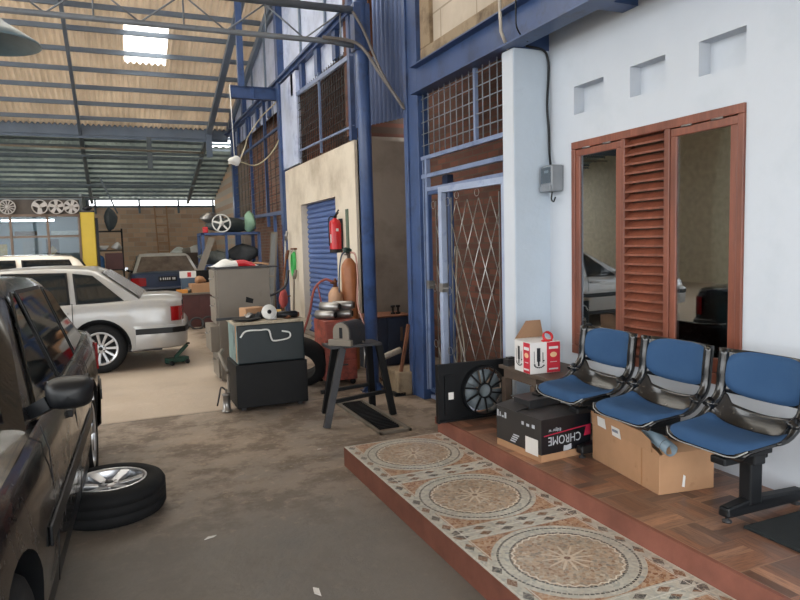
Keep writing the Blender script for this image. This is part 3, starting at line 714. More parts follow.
WB, FO, RO = 2.66, .93, 1.05
def make_car(label, loc, rz, pm, roof_pm=None, glass=None, spokes=10, dust_glass=None, plate=False, wagon=False, hz=1):
    """sedan; local x: rear is +, rear axle at 0; y lateral"""
    roof_pm = roof_pm or pm; glass = glass or m_carglass
    c = thing('sedan_car' if not wagon else 'estate_car', label, 'car', loc, rz)
    Z = lambda z: z if z < .6 else .6+(z-.6)*hz
    # stations u, zbottom, ztop(shoulder), half width, crown
    st = [(-WB-FO, .34, .58, .60, .0), (-WB-FO+.03, .26, .66, .72, .01), (-WB-FO+.14, .22, .72, .81, .015), (-WB-.45, .20, .79, .865, .03), (-WB, .20, .84, .878, .035), (-2.05, .20, .865, .88, .03),
          (-1.4, .20, .875, .88, .02), (-.5, .20, .885, .88, .02), (.2, .21, .90, .875, .02), (.45, .22, .915, .87, .03), (.76, .25, .915, .85, .03), (.90, .30, .90, .81, .02), (.96, .34, .87, .77, .01)]
    mb = MB([pm, black]); rows = []
    # refine stations
    st2 = []
    for a, b in zip(st, st[1:]):
        n = max(1, int((b[0]-a[0])/.12))
        for i in range(n): st2.append(tuple(p+(q-p)*i/n for p, q in zip(a, b)))
    st2.append(st[-1])
    for u, z0, zt, hw, cr in st2:
        half = [(0, z0), (hw*.80, z0), (hw*.955, z0+.03), (hw*.985, z0+.14), (hw*1.0, .50), (hw*1.0, .60), (hw*.985, zt-.14), (hw*.965, zt-.05), (hw*.93, zt-.012), (hw*.86, zt), (hw*.45, zt+cr*.8), (0, zt+cr)]
        half = [(y, Z(z)) for y, z in half]
        ring = [(u, -y, z) for y, z in half] + [(u, y, z) for y, z in half[-2:0:-1]]
        rows.append(ring)
    mb.grid(rows, 0, True, close=True)
    m = len(rows[0]); mb.face(rows[0][::-1]); mb.face(rows[-1])
    bmesh.ops.remove_doubles(mb.bm, verts=mb.bm.verts, dist=1e-5)
    body = obj('body', mb, c)
    cuts = []
    for u in (0, -WB):
        for s in (-1, 1):
            k = MB(black); cyl(k, (u, s*.60, .31), (u, s*1.0, .31), .355, 36); cuts.append(obj('cut', k))
    for k in cuts:
        k.parent = c; b = body.modifiers.new('x', 'BOOLEAN'); b.operation = 'DIFFERENCE'; b.object = k; b.solver = 'EXACT'
    bake(body)
    for k in cuts: bpy.data.objects.remove(k, do_unlink=True)
    for p in body.data.polygons: p.use_smooth = True
    es = body.modifiers.new('e', 'EDGE_SPLIT'); es.split_angle = rad(38)
    # greenhouse
    zb, zr = Z(.86), Z(1.365)
    if wagon: ub, uf, ur, ue = -2.02, -1.30, .55, .92
    else: ub, uf, ur, ue = -2.0, -1.25, -.04, .54
    wb, wr = .80, .62
    def hw(z): return wb + (wr-wb)*(z-zb)/(zr-zb)
    def zt(u):
        if u < uf: t = (u-ub)/(uf-ub); return zb + (zr-.02-zb)*t
        if u > ur: t = (ue-u)/(ue-ur); return zb + (zr-.02-zb)*t
        t = (u-uf)/(ur-uf); return zr-.02 + .03*math.sin(PI*t)
    us = [ub, ub+.24, ub+.48, uf-.04, uf+.05, uf+.3] + [uf+.3+(ur-uf-.6)*i/4 for i in range(1, 4)] + [ur-.3, ur-.06, ur+.05, ur+(ue-ur)*.4, ur+(ue-ur)*.7, ue]
    mb = MB(roof_pm); rows = []
    for u in us:
        z = zt(u); h = hw(min(z, zr)); 
        half = [(hw(zb), zb-.05), (hw(zb), zb), ((hw(zb)+h)/2, (zb+z)/2), (h+.002, z-.045*(z-zb)/.48), (h-.03*(z-zb)/.48-.01, z-.008), (h*.6, z+.012), (0, z+.018)]
        rows.append([(u, -y, q) for y, q in half] + [(u, y, q) for y, q in half[-2::-1]])
    mb.grid(rows, 0, True)
    g = obj('roof', mb, c); es = g.modifiers.new('e', 'EDGE_SPLIT'); es.split_angle = rad(32)
    # side windows
    def sidepoly(name, pts, mat, off, s, par):
        mb = MB(mat); P_ = []
        for u, z in pts: P_.append((u, s*(hw(z)+off), z))
        mb.face(P_ if s > 0 else P_[::-1]); return obj(name, mb, par, solid=.006)
    zt0, zt1 = Z(.885), Z(1.30)
    for s in (-1, 1):
        rear_top = ur-.02 if not wagon else -.35
        wins = [[(ub+.26, zt0), (-1.14, zt0), (-1.17, zt1), (uf+.06, zt1)], [(-1.00, zt0), (-.33, zt0), (-.37, zt1-.01), (-1.03, zt1)]]
        if wagon: wins.append([(-.22, zt0), (.62, zt0), (.42, zt1-.02), (-.24, zt1-.01)])
        else: wins.append([(-.22, zt0+.01), (.27, zt0+.03), (-.06, zt1-.05), (-.26, zt1-.02)])
        for w_ in wins:
            # black frame a little larger, then the pane
            cx = sum(p[0] for p in w_)/4; cz = sum(p[1] for p in w_)/4
            fr = [(cx+(p[0]-cx)*(1+.07/abs(p[0]-cx+1e-6)*.35 if abs(p[0]-cx) > .02 else 1), cz+(p[1]-cz)*1.09) for p in w_]
            f_ = sidepoly('window_frame', fr, black, .004, s, g); sidepoly('side_window', w_, glass, .010, s, f_)
    def slope(name, u0, z0, u1, z1, w0, w1, mat, sgn):
        mb = MB(mat); d = V((z1-z0, 0, -(u1-u0))).normalized()*sgn*.012
        mb.face([V((u0, -w0, z0))+d, V((u0, w0, z0))+d, V((u1, w1, z1))+d, V((u1, -w1, z1))+d]); return obj(name, mb, g, solid=.006)
    slope('windscreen', ub+.06, zb+.05, uf-.07, zr-.07, .72, .56, glass, -1)
    slope('rear_window', ue-.07, zb+.06, ur+.07, zr-.07, .70, .55, dust_glass or glass, 1)
    # bumpers, mouldings, doors
    bps = []
    for k in (0, 1):
        mb = MB(pm)
        n = 18; rows = []
        for i in range(n+1):
            t = i/n*2-1
            # bumper wraps round the end
            if k == 0: uu = 1.01 - .10*abs(t)**4 if abs(t) < .86 else .94-(abs(t)-.86)/.14*.54
            else: uu = -WB-FO-.04 + .12*abs(t)**4 if abs(t) < .86 else -WB-FO+.05+(abs(t)-.86)/.14*.32
            yy = t/.86*.84 if abs(t) < .86 else math.copysign(.84+(abs(t)-.86)/.14*.035, t)
            sg = 1 if k == 0 else -1
            rows.append([(uu-sg*.06, yy*.96, .26), (uu, yy, .28), (uu+sg*.01, yy*1.005, .42), (uu+sg*.005, yy*1.005, .54), (uu-sg*.06, yy*.97, .57)])
        mb.grid(rows)
        bps.append(obj('bumper', mb, c, solid=.01))
    for k in (0, 1):
        mb = MB(black)
        n = 18; rows = []
        for i in range(n+1):
            t = i/n*2-1
            if k == 0: uu = 1.025 - .10*abs(t)**4 if abs(t) < .86 else .95-(abs(t)-.86)/.14*.54
            else: uu = -WB-FO-.06 + .12*abs(t)**4 if abs(t) < .86 else -WB-FO+.04+(abs(t)-.86)/.14*.32
            yy = (t/.86*.84 if abs(t) < .86 else math.copysign(.84+(abs(t)-.86)/.14*.035, t))*1.015
            rows.append([(uu, yy, .45), (uu, yy, .52)])
        mb.grid(rows, 0, False)
        obj('bumper_strip', mb, bps[k], solid=.012)
    for s in (-1, 1):
        mb = MB(black); mb.box(-2.2, -.38, s*.886-.006, s*.886+.006, .50, .57); obj('side_moulding', mb, c, bevel=.004)
        mb = MB(black); mb.box(-2.25, -.36, s*.83-.02, s*.83+.02, .21, .27); obj('sill', mb, c)
        for u in (-1.98, -1.08, -.28):
            mb = MB(black); mb._add([(u-.004, s*(.872), .28), (u+.004, s*(.872), .28), (u+.004, s*.8815, .5), (u-.004, s*.8815, .5)], [(0,1,2,3)]); mb._add([(u-.004, s*.8815, .5), (u+.004, s*.8815, .5), (u+.004, s*.869, .78), (u-.004, s*.869, .78)], [(0,1,2,3)]); mb._add([(u-.004, s*.869, .78), (u+.004, s*.869, .78), (u+.004, s*.845, .87), (u-.004, s*.845, .87)], [(0,1,2,3)]); obj('door_gap', mb, c, solid=.004)
        for u in (-1.22, -.42):
            mb = MB(black if pm == p_dark else pm); mb.box(u-.09, u+.09, s*.872-.012, s*.872+.022, .735, .77); obj('door_handle', mb, c, bevel=.006)
        # mirror
        mb = MB(black); mb.grid([[(-1.86+dx, s*(.935+q*math.copysign(abs(math.cos(a))**.6, math.cos(a))*.088*(1.0 if math.sin(a) > 0 else .93)), .955+q*math.copysign(abs(math.sin(a))**.6, math.sin(a))*.062) for a in [2*PI*k/24 for k in range(24)]] for dx, q in ((-.062, .02), (-.06, .35), (-.048, .66), (-.02, .9), (.02, 1), (.045, .98), (.046, .02))], 0, True, close=True); mb.bar((-1.80, s*.80, .885), (-1.84, s*.88, .93), .10, .05)
        mr = obj('mirror', mb, c); 
        mb = MB(chrome_m); mb.box(-1.815, -1.811, s*.935-.08, s*.935+.08, .91, 1.0); obj('mirror_glass', mb, mr)
    for s in (-1, 1):
        mb = MB(m_tail)
        mb.grid([[(u_, s*y_, z) for u_, y_ in ((.972, .50), (.97, .66), (.952, .758), (.915, .808), (.87, .835), (.83, .846))] for z in (.60, Z(.80))], 0, False)
        obj('tail_light', mb, c, solid=.02)
        mb = MB(chrome_m); mb.box(-WB-FO-.005, -WB-FO+.12, s*.52-.17, s*.52+.17, .55, .67); obj('headlight', mb, c, bevel=.01)
    mb = MB(black); mb.box(-WB-FO-.012, -WB-FO+.1, -.28, .28, .52, .66); obj('grille', mb, c)
    mb = MB([black, white_plastic]); mb.box(.965, .98, -.215, .215, .70, .82)
    if plate:
        for i, x_ in enumerate((-.165, -.10, -.05, .0, .05, .125, .165)): mb.box(.98, .982, x_-.014, x_+.012, .735, .79, 1)
    obj('number_plate', mb, c)
    mb = MB(pm); mb.box(.955, .97, -.52, .52, .83, .855); obj('boot_lip', mb, c)
    mb = MB(black); mb.box(-WB-.6, .7, -.7, .7, .22, .3); obj('underbody', mb, c)
    for u in (0, -WB):
        for s in (-1, 1): wheel(c, (u, s*.765, .305), s, spokes)
    return c
car1 = make_car('near black sedan parked along the left edge, its mirror towards the camera', (-1.06, 4.70, 0), rad(90-2.2), p_dark, spokes=6)
car2 = make_car('silver beige sedan parked crosswise behind the black one, boot towards the cabinets', (-.24+.80*math.sin(rad(5)), 8.81+.80*math.cos(rad(5)), 0), rad(-5), p_silver, dust_glass=m_dustglass, spokes=11, hz=.9)
car3 = make_car('cream car with only its roof line showing behind the silver sedan', (-1.25, 13.1, 0), rad(6), p_cream, wagon=True, spokes=5, hz=1.09)
car4 = make_car('dark blue sedan at the back wall with a dusty pale roof and rear window', (1.13, 18.2, 0), rad(-90), p_blue, roof_pm=p_dusty, dust_glass=m_dustglass, spokes=5, plate=True)

# spare wheel flat on the floor
t_ = thing('car_wheel', 'loose car wheel lying flat on the floor beside the black sedan', 'wheel', (-.115, 4.06, .1))
wheel_parts(t_, 6, .305, .2)

# wheels shown above the office
rims = [(-2.28, 12, 'many-spoked silver wheel rim hung alone at the left above the office glass'),
        (-1.61, 3, 'wheel rim with wide dark gaps, left of the close row of three above the office'),
        (-1.26, 5, 'five-spoked wheel rim in the middle of the close row of three above the office'),
        (-.93, 6, 'wheel rim nearest the yellow lift post in the row of three above the office')]
for x, n, lb in rims:
    t_ = thing('wheel_rim', lb, 'wheel rim', (x, 17.97, 2.57), 0, 'wheel rims displayed above the office'); t_.scale = (.86, .86, .86)
    e = MB(simple('pale_rim_metal', S(205, 200, 196), .5, .1, var=.08)) if 'pale_rim' not in globals() else MB(pale_rim)
    pale_rim = e.mats[0]
    mx = Matrix.Rotation(rad(90), 4, 'X')
    e.lathe([(.19, -.07), (.205, .05), (.20, .07), (.175, .06), (.175, -.06)], 28, 0, mx, caps=False)
    obj('rim_barrel', e, t_)
    e = MB(pale_rim)
    for k in range(n):
        a = 2*PI*(k+.25)/n; r_ = .185; wv = .014 if n > 8 else (.05 if n > 3 else .07)
        dx, dz = math.cos(a), math.sin(a)
        e._add([(p*dx-q*dz, y, p*dz+q*dx) for y in (-.07, -.04) for p, q in ((.02, -wv*.6), (.02, wv*.6), (r_, wv), (r_, -wv))], [(0,1,2,3), (7,6,5,4), (0,4,5,1), (1,5,6,2), (2,6,7,3), (3,7,4,0)])
    e.lathe([(.05, .03), (.05, .075), (.0, .08)], 14, 0, mx, caps=False)
    obj('spokes', e, t_)
mb = MB(dark_steel); mb.bar((-2.6, 18.0, 2.80), (-.3, 18.0, 2.80), .03)
struct('trim_8', mb)

# ------------------------------------------------------------------ three-seat row on the porch
PZ = .23
chairs = thing('waiting_bench', 'row of three blue padded seats with glossy black shells on a beam under the window', 'bench', (2.45, 2.5, PZ))
PROF = catmull([(-.222, .365), (-.208, .40), (-.09, .40), (.0, .392), (.075, .392), (.12, .43), (.145, .50), (.162, .58), (.175, .66), (.182, .735)], 5)
PL = [0]
for a, b in zip(PROF, PROF[1:]): PL.append(PL[-1]+(b-a).length if len(a) == 3 else PL[-1]+(b-a).length)
def prof_at(s):
    s = max(0, min(1, s))*PL[-1]
    for i in range(len(PL)-1):
        if PL[i+1] >= s: break
    t_ = (s-PL[i])/(PL[i+1]-PL[i]); a, b = PROF[i], PROF[i+1]; p = a+(b-a)*t_
    i0, i1 = max(0, i-2), min(len(PROF)-1, i+3); d = (PROF[i1]-PROF[i0]).normalized(); return p, V((-d.y, d.x))   # normal towards sitter
def shell_w(s):
    return .216 - .010*min(1, max(0, (s-.35)/.3)) - (0.03*max(0, (.10-s)/.10)**2.5)
def surf(s, t_, lift=0):
    p, n = prof_at(s); w_ = shell_w(s)
    b = .02*abs(t_)**3*min(1, s*4) + (.085*math.exp(-((s-.50)/.13)**2) + .035*max(0, min(1, (s-.5)*3)))*abs(t_)**5
    drop = -.012*(1-t_*t_)*math.exp(-((s-.3)/.2)**2)
    q = p + n*(b+drop+lift)
    return V((q.x, t_*w_, q.y))
def chair_seat(y):
    s_ = bpy.data.objects.new('seat', None); COL.objects.link(s_); s_.parent = chairs; s_.location = (0, y-2.5, 0)
    NS, NT_ = 34, 40
    def smax(t_):
        a = abs(t_); k = max(0, min(1, (a-.72)/.18)); k = k*k*(3-2*k)
        return (.655-.04*(1-a*a))*(1-k) + .7001*k
    mb = MB(m_shell); mb.grid([[surf(smax(j/NT_*2-1)*i/NS, j/NT_*2-1) for j in range(NT_+1)] for i in range(NS+1)])
    mb.grid([[surf(.70+.30*i/10, j/NT_*2-1) for j in range(NT_+1)] for i in range(11)]); sh = obj('shell', mb, s_, solid=.012, weld=True)
    def pad(s0, s1, tw, lift, nm, pw=3.2):
        mb = MB(m_uphol); rows = []; n, m = 18, 22
        for i in range(n+1):
            r = []
            for j in range(m+1):
                a, b = i/n*2-1, j/m*2-1
                # squircle map of the square to a rounded shape
                k = (abs(a)**pw+abs(b)**pw)**(1/pw); mxx = max(abs(a), abs(b)); f = mxx/k if k > 0 else 1
                aa, bb = a*f, b*f; rr = (abs(aa)**pw+abs(bb)**pw)**(1/pw)
                h = lift*(max(0, 1-rr**6))**.5
                r.append(surf((s0+s1)/2 + aa*(s1-s0)/2, bb*tw, .008+h))
            rows.append(r)
        mb.grid(rows); return obj(nm, mb, s_)
    pad(.015, .47, .98, .022, 'seat_pad', 5); pad(.695, .998, .95, .026, 'back_pad', 3.6)
    mb = MB(simple('grey_piping', S(150, 150, 148), .4)) if not chairs.get('pp') else MB(bpy.data.materials['grey_piping']); chairs['pp'] = 1
    mb.tube([surf(.008+.05*abs(t_/12)**8, t_/12*.98, .012) for t_ in range(-12, 13)], .0026, 6); obj('piping', mb, s_)
    for sd in (-1, 1):
        mb = MB(m_shell); sv_ = [.26+.74*i/20 for i in range(21)]
        mb.tube([surf(s, sd*1.0, .0)+V((.006, 0, 0)) for s in sv_], [.006+.018*min(1, i/6) for i in range(21)], 10)
        obj('side_rim', mb, s_)
    mb = MB(black); mb.box(-.13, .07, -.10, .10, .335, .375); obj('seat_bracket', mb, s_, bevel=.005)
for y in (2.005, 2.505, 3.01): chair_seat(y)
del chairs['pp']
mb = MB(black); mb.box(-.02, .05, -.58, .72, .285, .34); obj('beam', mb, chairs, bevel=.008)
for y in (-.46, .53):
    mb = MB(black); mb.box(-.03+.1, .045+.1, y-.032, y+.032, .06, .33); mb.box(-.10, .17, y-.04, y+.04, .27, .305)
    lg = obj('leg', mb, chairs, bevel=.008)
    mb = MB(black); rows = [[(x_, y-.032, z) for z in (.03, .075 + .02*max(0, 1-abs(x_-.1)/.3))] for x_ in (-.07,)]
    mb._add([(-.06, y-.03, .025), (-.06, y+.03, .025), (.44, y+.03, .025), (.44, y-.03, .025), (-.06, y-.025, .07), (-.06, y+.025, .07), (.08, y-.03, .09), (.08, y+.03, .09), (.44, y+.028, .075), (.44, y-.028, .075)],
            [(3,2,1,0), (0,1,5,4), (4,5,7,6), (6,7,8,9), (2,3,9,8), (0,4,6,9,3), (1,2,8,7,5)])
    obj('foot_bar', mb, chairs, bevel=.01)
    for xx in (-.035, .41):
        mb = MB(dark_steel); mb.lathe([(.022, 0), (.02, .008), (.008, .012), (.008, .03)], 14, 0, Matrix.Translation((xx, y, 0))); obj('foot', mb, chairs)

# ------------------------------------------------------------------ text helper
def text_mesh(txt, size, mat, name, parent, mx, font=None, ext=.0006, sx=1):
    cu = bpy.data.curves.new('t', 'FONT'); cu.body = txt; cu.size = size; cu.align_x = 'CENTER'; cu.align_y = 'CENTER'; cu.extrude = ext
    o = bpy.data.objects.new('t', cu); COL.objects.link(o); dg = bpy.context.evaluated_depsgraph_get(); dg.update()
    me = bpy.data.meshes.new_from_object(o.evaluated_get(dg)); bpy.data.objects.remove(o, do_unlink=True)
    me.transform(mx @ Matrix.Diagonal((sx, 1, 1, 1))); me.materials.clear(); me.materials.append(mat)
    o = bpy.data.objects.new(name, me); COL.objects.link(o); o.parent = parent; return o

# black printed carton, standing upside down
t_ = thing('printed_carton', 'black printed carton standing upside down on the porch, CHROME on its side', 'box', (2.148, 3.055, PZ), rad(4))
L, Wd, H = .43, .37, .245   # y length, x length, height
m_ctn = simple('black_printed_card', S(48, 46, 46), .45, var=.12, scale=4); m_ctnb = simple('black_glossy_card', S(24, 25, 30), .35, var=.1)
mb = MB([m_ctn, m_ctnb, card]); mb.box(0, Wd, 0, L, .042, H); mb.box(0.001, Wd-.001, 0.001, L-.001, 0, .042, 2)
for f in mb.bm.faces:
    c_ = f.calc_center_median()
    if c_.y < .001 and c_.z > .05: f.material_index = 1
obj('carton_body', mb, t_, bevel=.002)
mb = MB(m_ctn); mb._add([(0, .23, H), (0, .44, H+.002), (.22, .44, H+.035), (.22, .25, H+.035)], [(0,1,2,3)]); mb._add([(0, 0, H+.001), (0, .22, H+.001), (.30, .22, H+.012), (.34, .0, H+.003)], [(0,1,2,3)])
obj('flap', mb, t_, solid=.004)
fx = Matrix.Translation((0, -.0012, 0)) @ Matrix.Rotation(rad(90), 4, 'X')   # text on the near face
m_ink = simple('grey_white_ink', S(186, 192, 200), .5, var=.05); m_inkr = simple('crimson_ink', S(188, 40, 72), .5)
up = Matrix.Rotation(PI, 4, 'Z')
text_mesh('CHROME', .072, m_ink, 'lettering', t_, fx @ Matrix.Translation((.172, .118, 0)) @ up, sx=.82)
text_mesh('Edgar w', .028, m_ink, 'lettering', t_, fx @ Matrix.Translation((.10, .176, 0)) @ up)
mb = MB(m_inkr); mb._add([(x_, -.0016, z) for x_, z in ((.02, .148), (.02, .154), (.365, .176), (.365, .170))], [(0,1,2,3)])
mb._add([(x_, -.0017, z) for x_, z in ((.315, .112), (.335, .174), (.368, .175), (.368, .112))], [(0,1,2,3)]); obj('red_stripe', mb, t_)
mb = MB(m_ink); mb._add([(x_, -.0017, z) for x_, z in ((.16, .045), (.165, .078), (.185, .074), (.22, .082), (.222, .05), (.195, .045))], [(0,1,2,3,4,5)]); obj('emblem', mb, t_)
mb = MB(m_ink)
def sq(mb, y0, y1, z0, z1, x_=-.0016, mi=0): mb._add([(x_, y0, z0), (x_, y1, z0), (x_, y1, z1), (x_, y0, z1)], [(0,1,2,3)], mi)
for a, b, c_, d in ((.405, .418, .185, .225), (.382, .392, .195, .215), (.378, .396, .188, .194), (.352, .37, .186, .198), (.325, .343, .185, .22), (.175, .155, .185, .205), (.13, .105, .185, .2), (.08, .055, .185, .205)): sq(mb, a, b, c_, d)
for k in range(4): sq(mb, .2+.012*k, .255+.01*k, .10-.014*k, .108-.014*k)
obj('pictogram', mb, t_, solid=.0008)
mb = MB(paper); sq(mb, .025, .14, .03, .125, -.002); obj('paper_label', mb, t_, solid=.001)
# black metal piece on the carton
t_ = thing('metal_bracket', 'dark flat-topped metal bracket resting on the upside-down black carton', 'bracket', (2.33, 3.37, PZ+H+.002), rad(4))
mb = MB(dark_steel); mb.box(-.10, .14, -.07, .09, 0, .05); mb.box(-.12, .16, -.08, .1, .05, .056); obj('plate', mb, t_, bevel=.004)
mb = MB(black); mb.box(.0, .08, -.03, .03, .056, .068); obj('lug', mb, t_)

# brown carton with flap and labels
t_ = thing('cardboard_carton', 'brown cardboard carton with two white labels under the middle seat', 'box', (2.376, 2.40, PZ), rad(-8))
L, Wd, H = .60, .32, .20
mb = MB(card); mb.box(0, Wd, 0, L, 0, H); obj('carton_body', mb, t_, bevel=.003)
mb = MB(card); mb._add([(0, .06, H), (0, L, H), (-.012, L, H+.09), (-.012, .12, H+.088), (-.008, .055, H+.06)], [(0,1,2,3,4)]); mb._add([(0, 0, H), (0, .05, H), (-.006, .05, H+.03), (-.002, 0, H+.01)], [(0,1,2,3)])
mb._add([(.02, 0, H), (Wd-.02, 0, H), (Wd-.04, -.0, H+.004), (.04, .10, H+.06)], [(0,1,2,3)])
mb._add([(Wd, .02, H), (Wd, L-.02, H), (Wd+.06, L-.05, H+.05), (Wd+.06, .05, H+.05)], [(0,1,2,3)]); obj('flap', mb, t_, solid=.004)
mb = MB(simple('brown_tape', S(170, 122, 80), .4)); sq(mb, .135, .14, .005, H, -.002); obj('seam', mb, t_, solid=.001)
for (a, b, c_, d) in ((.45, .53, .21, .268), (.315, .395, .19, .248)):
    mb = MB([paper, simple('print_grey', S(120, 124, 136), .7)]); mb._add([(-.006-(z-H)*.13 if z > H else -.003, y, z) for y, z in ((a, c_), (b, c_+.004), (b-.004, d), (a+.003, d-.002))], [(0,1,2,3)])
    if a < .4:
        for k in range(9): mb._add([(-.0135, a+.012+k*.006, c_+.03), (-.0135, a+.015+k*.006, c_+.03), (-.0155, a+.015+k*.006, c_+.045), (-.0155, a+.012+k*.006, c_+.045)], [(0,1,2,3)], 1)
    obj('white_label', mb, t_, solid=.0015)
mb = MB(paper); mb._add([(x_, -.003, z) for x_, z in ((.13, .03), (.145, .025), (.15, .08), (.138, .09))], [(0,1,2,3)]); obj('white_label', mb, t_, solid=.001)
# grey pipe sticking out of the carton
t_ = thing('plastic_pipe', 'short grey plastic pipe sticking out of the brown carton', 'pipe', (2.42, 2.36, .455))
mb = MB(simple('grey_pvc', S(122, 140, 152), .4)); d = V((-.10, -.42, -.05)).normalized()
a, b = V((.05, .22, .04)), V((.01, .015, 0))
mx = along(a, b); Ln = (b-a).length; mb.lathe([(.033, 0), (.033, Ln), (.028, Ln), (.028, 0)], 24, 0, mx, caps=False); obj('pipe_body', mb, t_)
mb = MB(simple('pvc_print', S(90, 98, 104), .6)); mb.lathe([(.0335, Ln-.05), (.0335, Ln-.046)], 24, 0, mx, caps=False); obj('pipe_ring', mb, t_)

# low table in the corner
t_ = thing('low_table', 'low worn wooden table in the porch corner carrying the red and white carton', 'table', (2.62, 3.66, PZ))
mb = MB(wood_d); mb.box(-.16, .27, -.37, .35, .36, .385); obj('tabletop', mb, t_, bevel=.004)
mb = MB(wood_d); mb.box(-.14, .25, -.08, .31, .30, .36); obj('apron', mb, t_)
for sx in (-.13, .22):
    for sy in (-.06, .29): mb = MB(wood_d); mb.box(sx-.025, sx+.025, sy-.025, sy+.025, 0, .30); obj('leg', mb, t_)
mb = MB(simple('grey_tin', S(130, 130, 128), .6)); mb.lathe([(.05, 0), (.055, .1), (.05, .22)], 18); o = obj('paint_tin', mb, loc=(2.66, 3.72, PZ)); tag(o, 'grey cylindrical tin standing under the low corner table', 'tin')
mb = MB(dark_steel); mb.box(-.035, .035, -.03, .03, 0, .045); mb.box(-.02, .03, -.02, .02, .045, .06); o = obj('metal_block', mb, loc=(2.51, 3.94, PZ+.385)); tag(o, 'small rough metal block on the low table behind the red and white carton', 'block')

# red and white mixer carton
t_ = thing('appliance_carton', 'small red and white appliance carton with an open brown flap on the low table', 'box', (2.44, 3.585, PZ+.387), rad(-4))
Wd, L, H = .225, .205, .205
m_wc = simple('white_card', S(218, 216, 214), .6, var=.03); m_red = simple('red_card', S(198, 40, 58), .55, var=.08); m_bi = simple('black_ink', S(30, 34, 40), .5); m_yel = simple('cream_ink', S(236, 196, 150), .6)
mb = MB([m_wc, m_red]); mb.box(0, Wd, 0, L, 0, H); obj('carton_body', mb, t_, bevel=.0015)
mb = MB(m_red); sq(mb, .0, .085, .002, H-.002, -.001); obj('red_panel', mb, t_); mb = MB(m_red); mb._add([(x_, -.001, z) for x_, z in ((.125, .002), (Wd, .002), (Wd, H-.002), (.125, H-.002))], [(0,1,2,3)]); obj('red_panel', mb, t_)
def ic(face, c0, z0, k=1):
    mb = MB(m_bi)
    def R_(a, b, c_, d):
        if face == 'x': sq(mb, c0-b*k, c0-a*k, z0+c_*k, z0+d*k, -.002)
        else: mb._add([(x_, -.002, z) for x_, z in ((c0+a*k, z0+c_*k), (c0+b*k, z0+c_*k), (c0+b*k, z0+d*k), (c0+a*k, z0+d*k))], [(0,1,2,3)])
    R_(-.012, .014, .06, .15); R_(-.006, .008, .03, .06); R_(.03, .036, .05, .12); R_(-.034, -.03, .05, .13); R_(.03, .045, .06, .068)
    for i in range(8):
        a = PI + PI*i/8; R_(.036*math.cos(a), .036*math.cos(a)+.012, .038+.022*math.sin(a), .046+.022*math.sin(a))
    obj('mixer_picture', mb, t_)
ic('x', .145, .02); ic('y', .062, .02)
for face in 'xy':
    mb = MB([m_yel, m_wc])
    if face == 'x':
        mb._add([(-.0022, .043+.026*math.cos(i*PI/6), .12+.018*math.sin(i*PI/6)) for i in range(12)], [tuple(range(12))]); sq(mb, .01, .075, .155, .175, -.0022, 1); sq(mb, .01, .078, .02, .032, -.0022, 1); sq(mb, .02, .065, .07, .075, -.0022, 1)
    else:
        mb._add([(.175+.026*math.cos(i*PI/6), -.0022, .12+.018*math.sin(i*PI/6)) for i in range(12)], [tuple(range(12))])
        obj('printed_badge', mb, t_); mb = MB([m_yel, m_wc])
        for q_, a in enumerate(((.14, .21, .158, .175), (.14, .21, .02, .03), (.15, .2, .07, .074))):
            if q_: obj('printed_line', mb, t_); mb = MB([m_yel, m_wc])
            mb._add([(x_, -.0022, z) for x_, z in ((a[0], a[2]), (a[1], a[2]), (a[1], a[3]), (a[0], a[3]))], [(0,1,2,3)], 1)
    obj('printed_badge', mb, t_)
mb = MB(simple('brown_inside_card', S(140, 108, 82), .85)); mb._add([(0.0, L, H), (Wd, L, H), (Wd*.95, L+.02, H+.12), (Wd*.45, L+.02, H+.12)], [(0,1,2,3)]); obj('flap', mb, t_, solid=.003)
mb = MB(m_wc); mb._add([(0, 0, H+.001), (0, L, H+.004), (Wd, L, H+.004), (Wd, 0, H+.001)], [(0,1,2,3)]); obj('lid', mb, t_, solid=.002)
mb = MB(red_paint); mb.lathe([(.036, 0), (.036, .02), (.028, .02), (.028, 0)], 20, 0, Matrix.Translation((.14, .02, H+.03)) @ Matrix.Rotation(rad(60), 4, 'X'), caps=False); mb.box(.105, .175, .01, .035, H+.002, H+.012)
o = obj('carton_handle', mb, t_, label='red carrying handle')

# radiator fan shroud
t_ = thing('fan_shroud', 'black plastic radiator fan shroud with a round spoked opening leaning by the gate', 'fan shroud', (2.0, 4.085, PZ-.0), rad(-1.5))
W_, H_ = .60, .41; c0 = (.365, .20); R0 = .178
mb = MB(black); n = 48; ring = []; out = []
for i in range(n):
    a = 2*PI*i/n; dx, dz = math.cos(a), math.sin(a); ring.append((c0[0]+R0*dx, c0[1]+R0*dz))
    k = min([(W_-c0[0])/dx if dx > 1e-6 else 9, -c0[0]/dx if dx < -1e-6 else 9, (H_-c0[1])/dz if dz > 1e-6 else 9, -c0[1]/dz if dz < -1e-6 else 9]); out.append((c0[0]+k*dx, c0[1]+k*dz))
rows = [[(x_, -.0, z) for x_, z in out], [(x_, -.0, z) for x_, z in ring], [(c0[0]+(x_-c0[0])*.99, -.045, c0[1]+(z-c0[1])*.99) for x_, z in ring], [(c0[0]+(x_-c0[0])*.94, -.045, c0[1]+(z-c0[1])*.94) for x_, z in ring], [(c0[0]+(x_-c0[0])*.94, .02, c0[1]+(z-c0[1])*.94) for x_, z in ring]]
mb.grid(rows, 0, False, close=True)
for x_, z in ((0, 0), (0, H_), (W_, 0), (W_, H_)):   # corners missed by the fan of rays
    i = min(range(n), key=lambda q: (out[q][0]-x_)**2+(out[q][1]-z)**2)
    j1, j0 = (i+1) % n, (i-1) % n; mb.face([(x_, 0, z), (out[i][0], 0, out[i][1]), (out[j1][0], 0, out[j1][1])]); mb.face([(x_, 0, z), (out[i][0], 0, out[i][1]), (out[j0][0], 0, out[j0][1])])
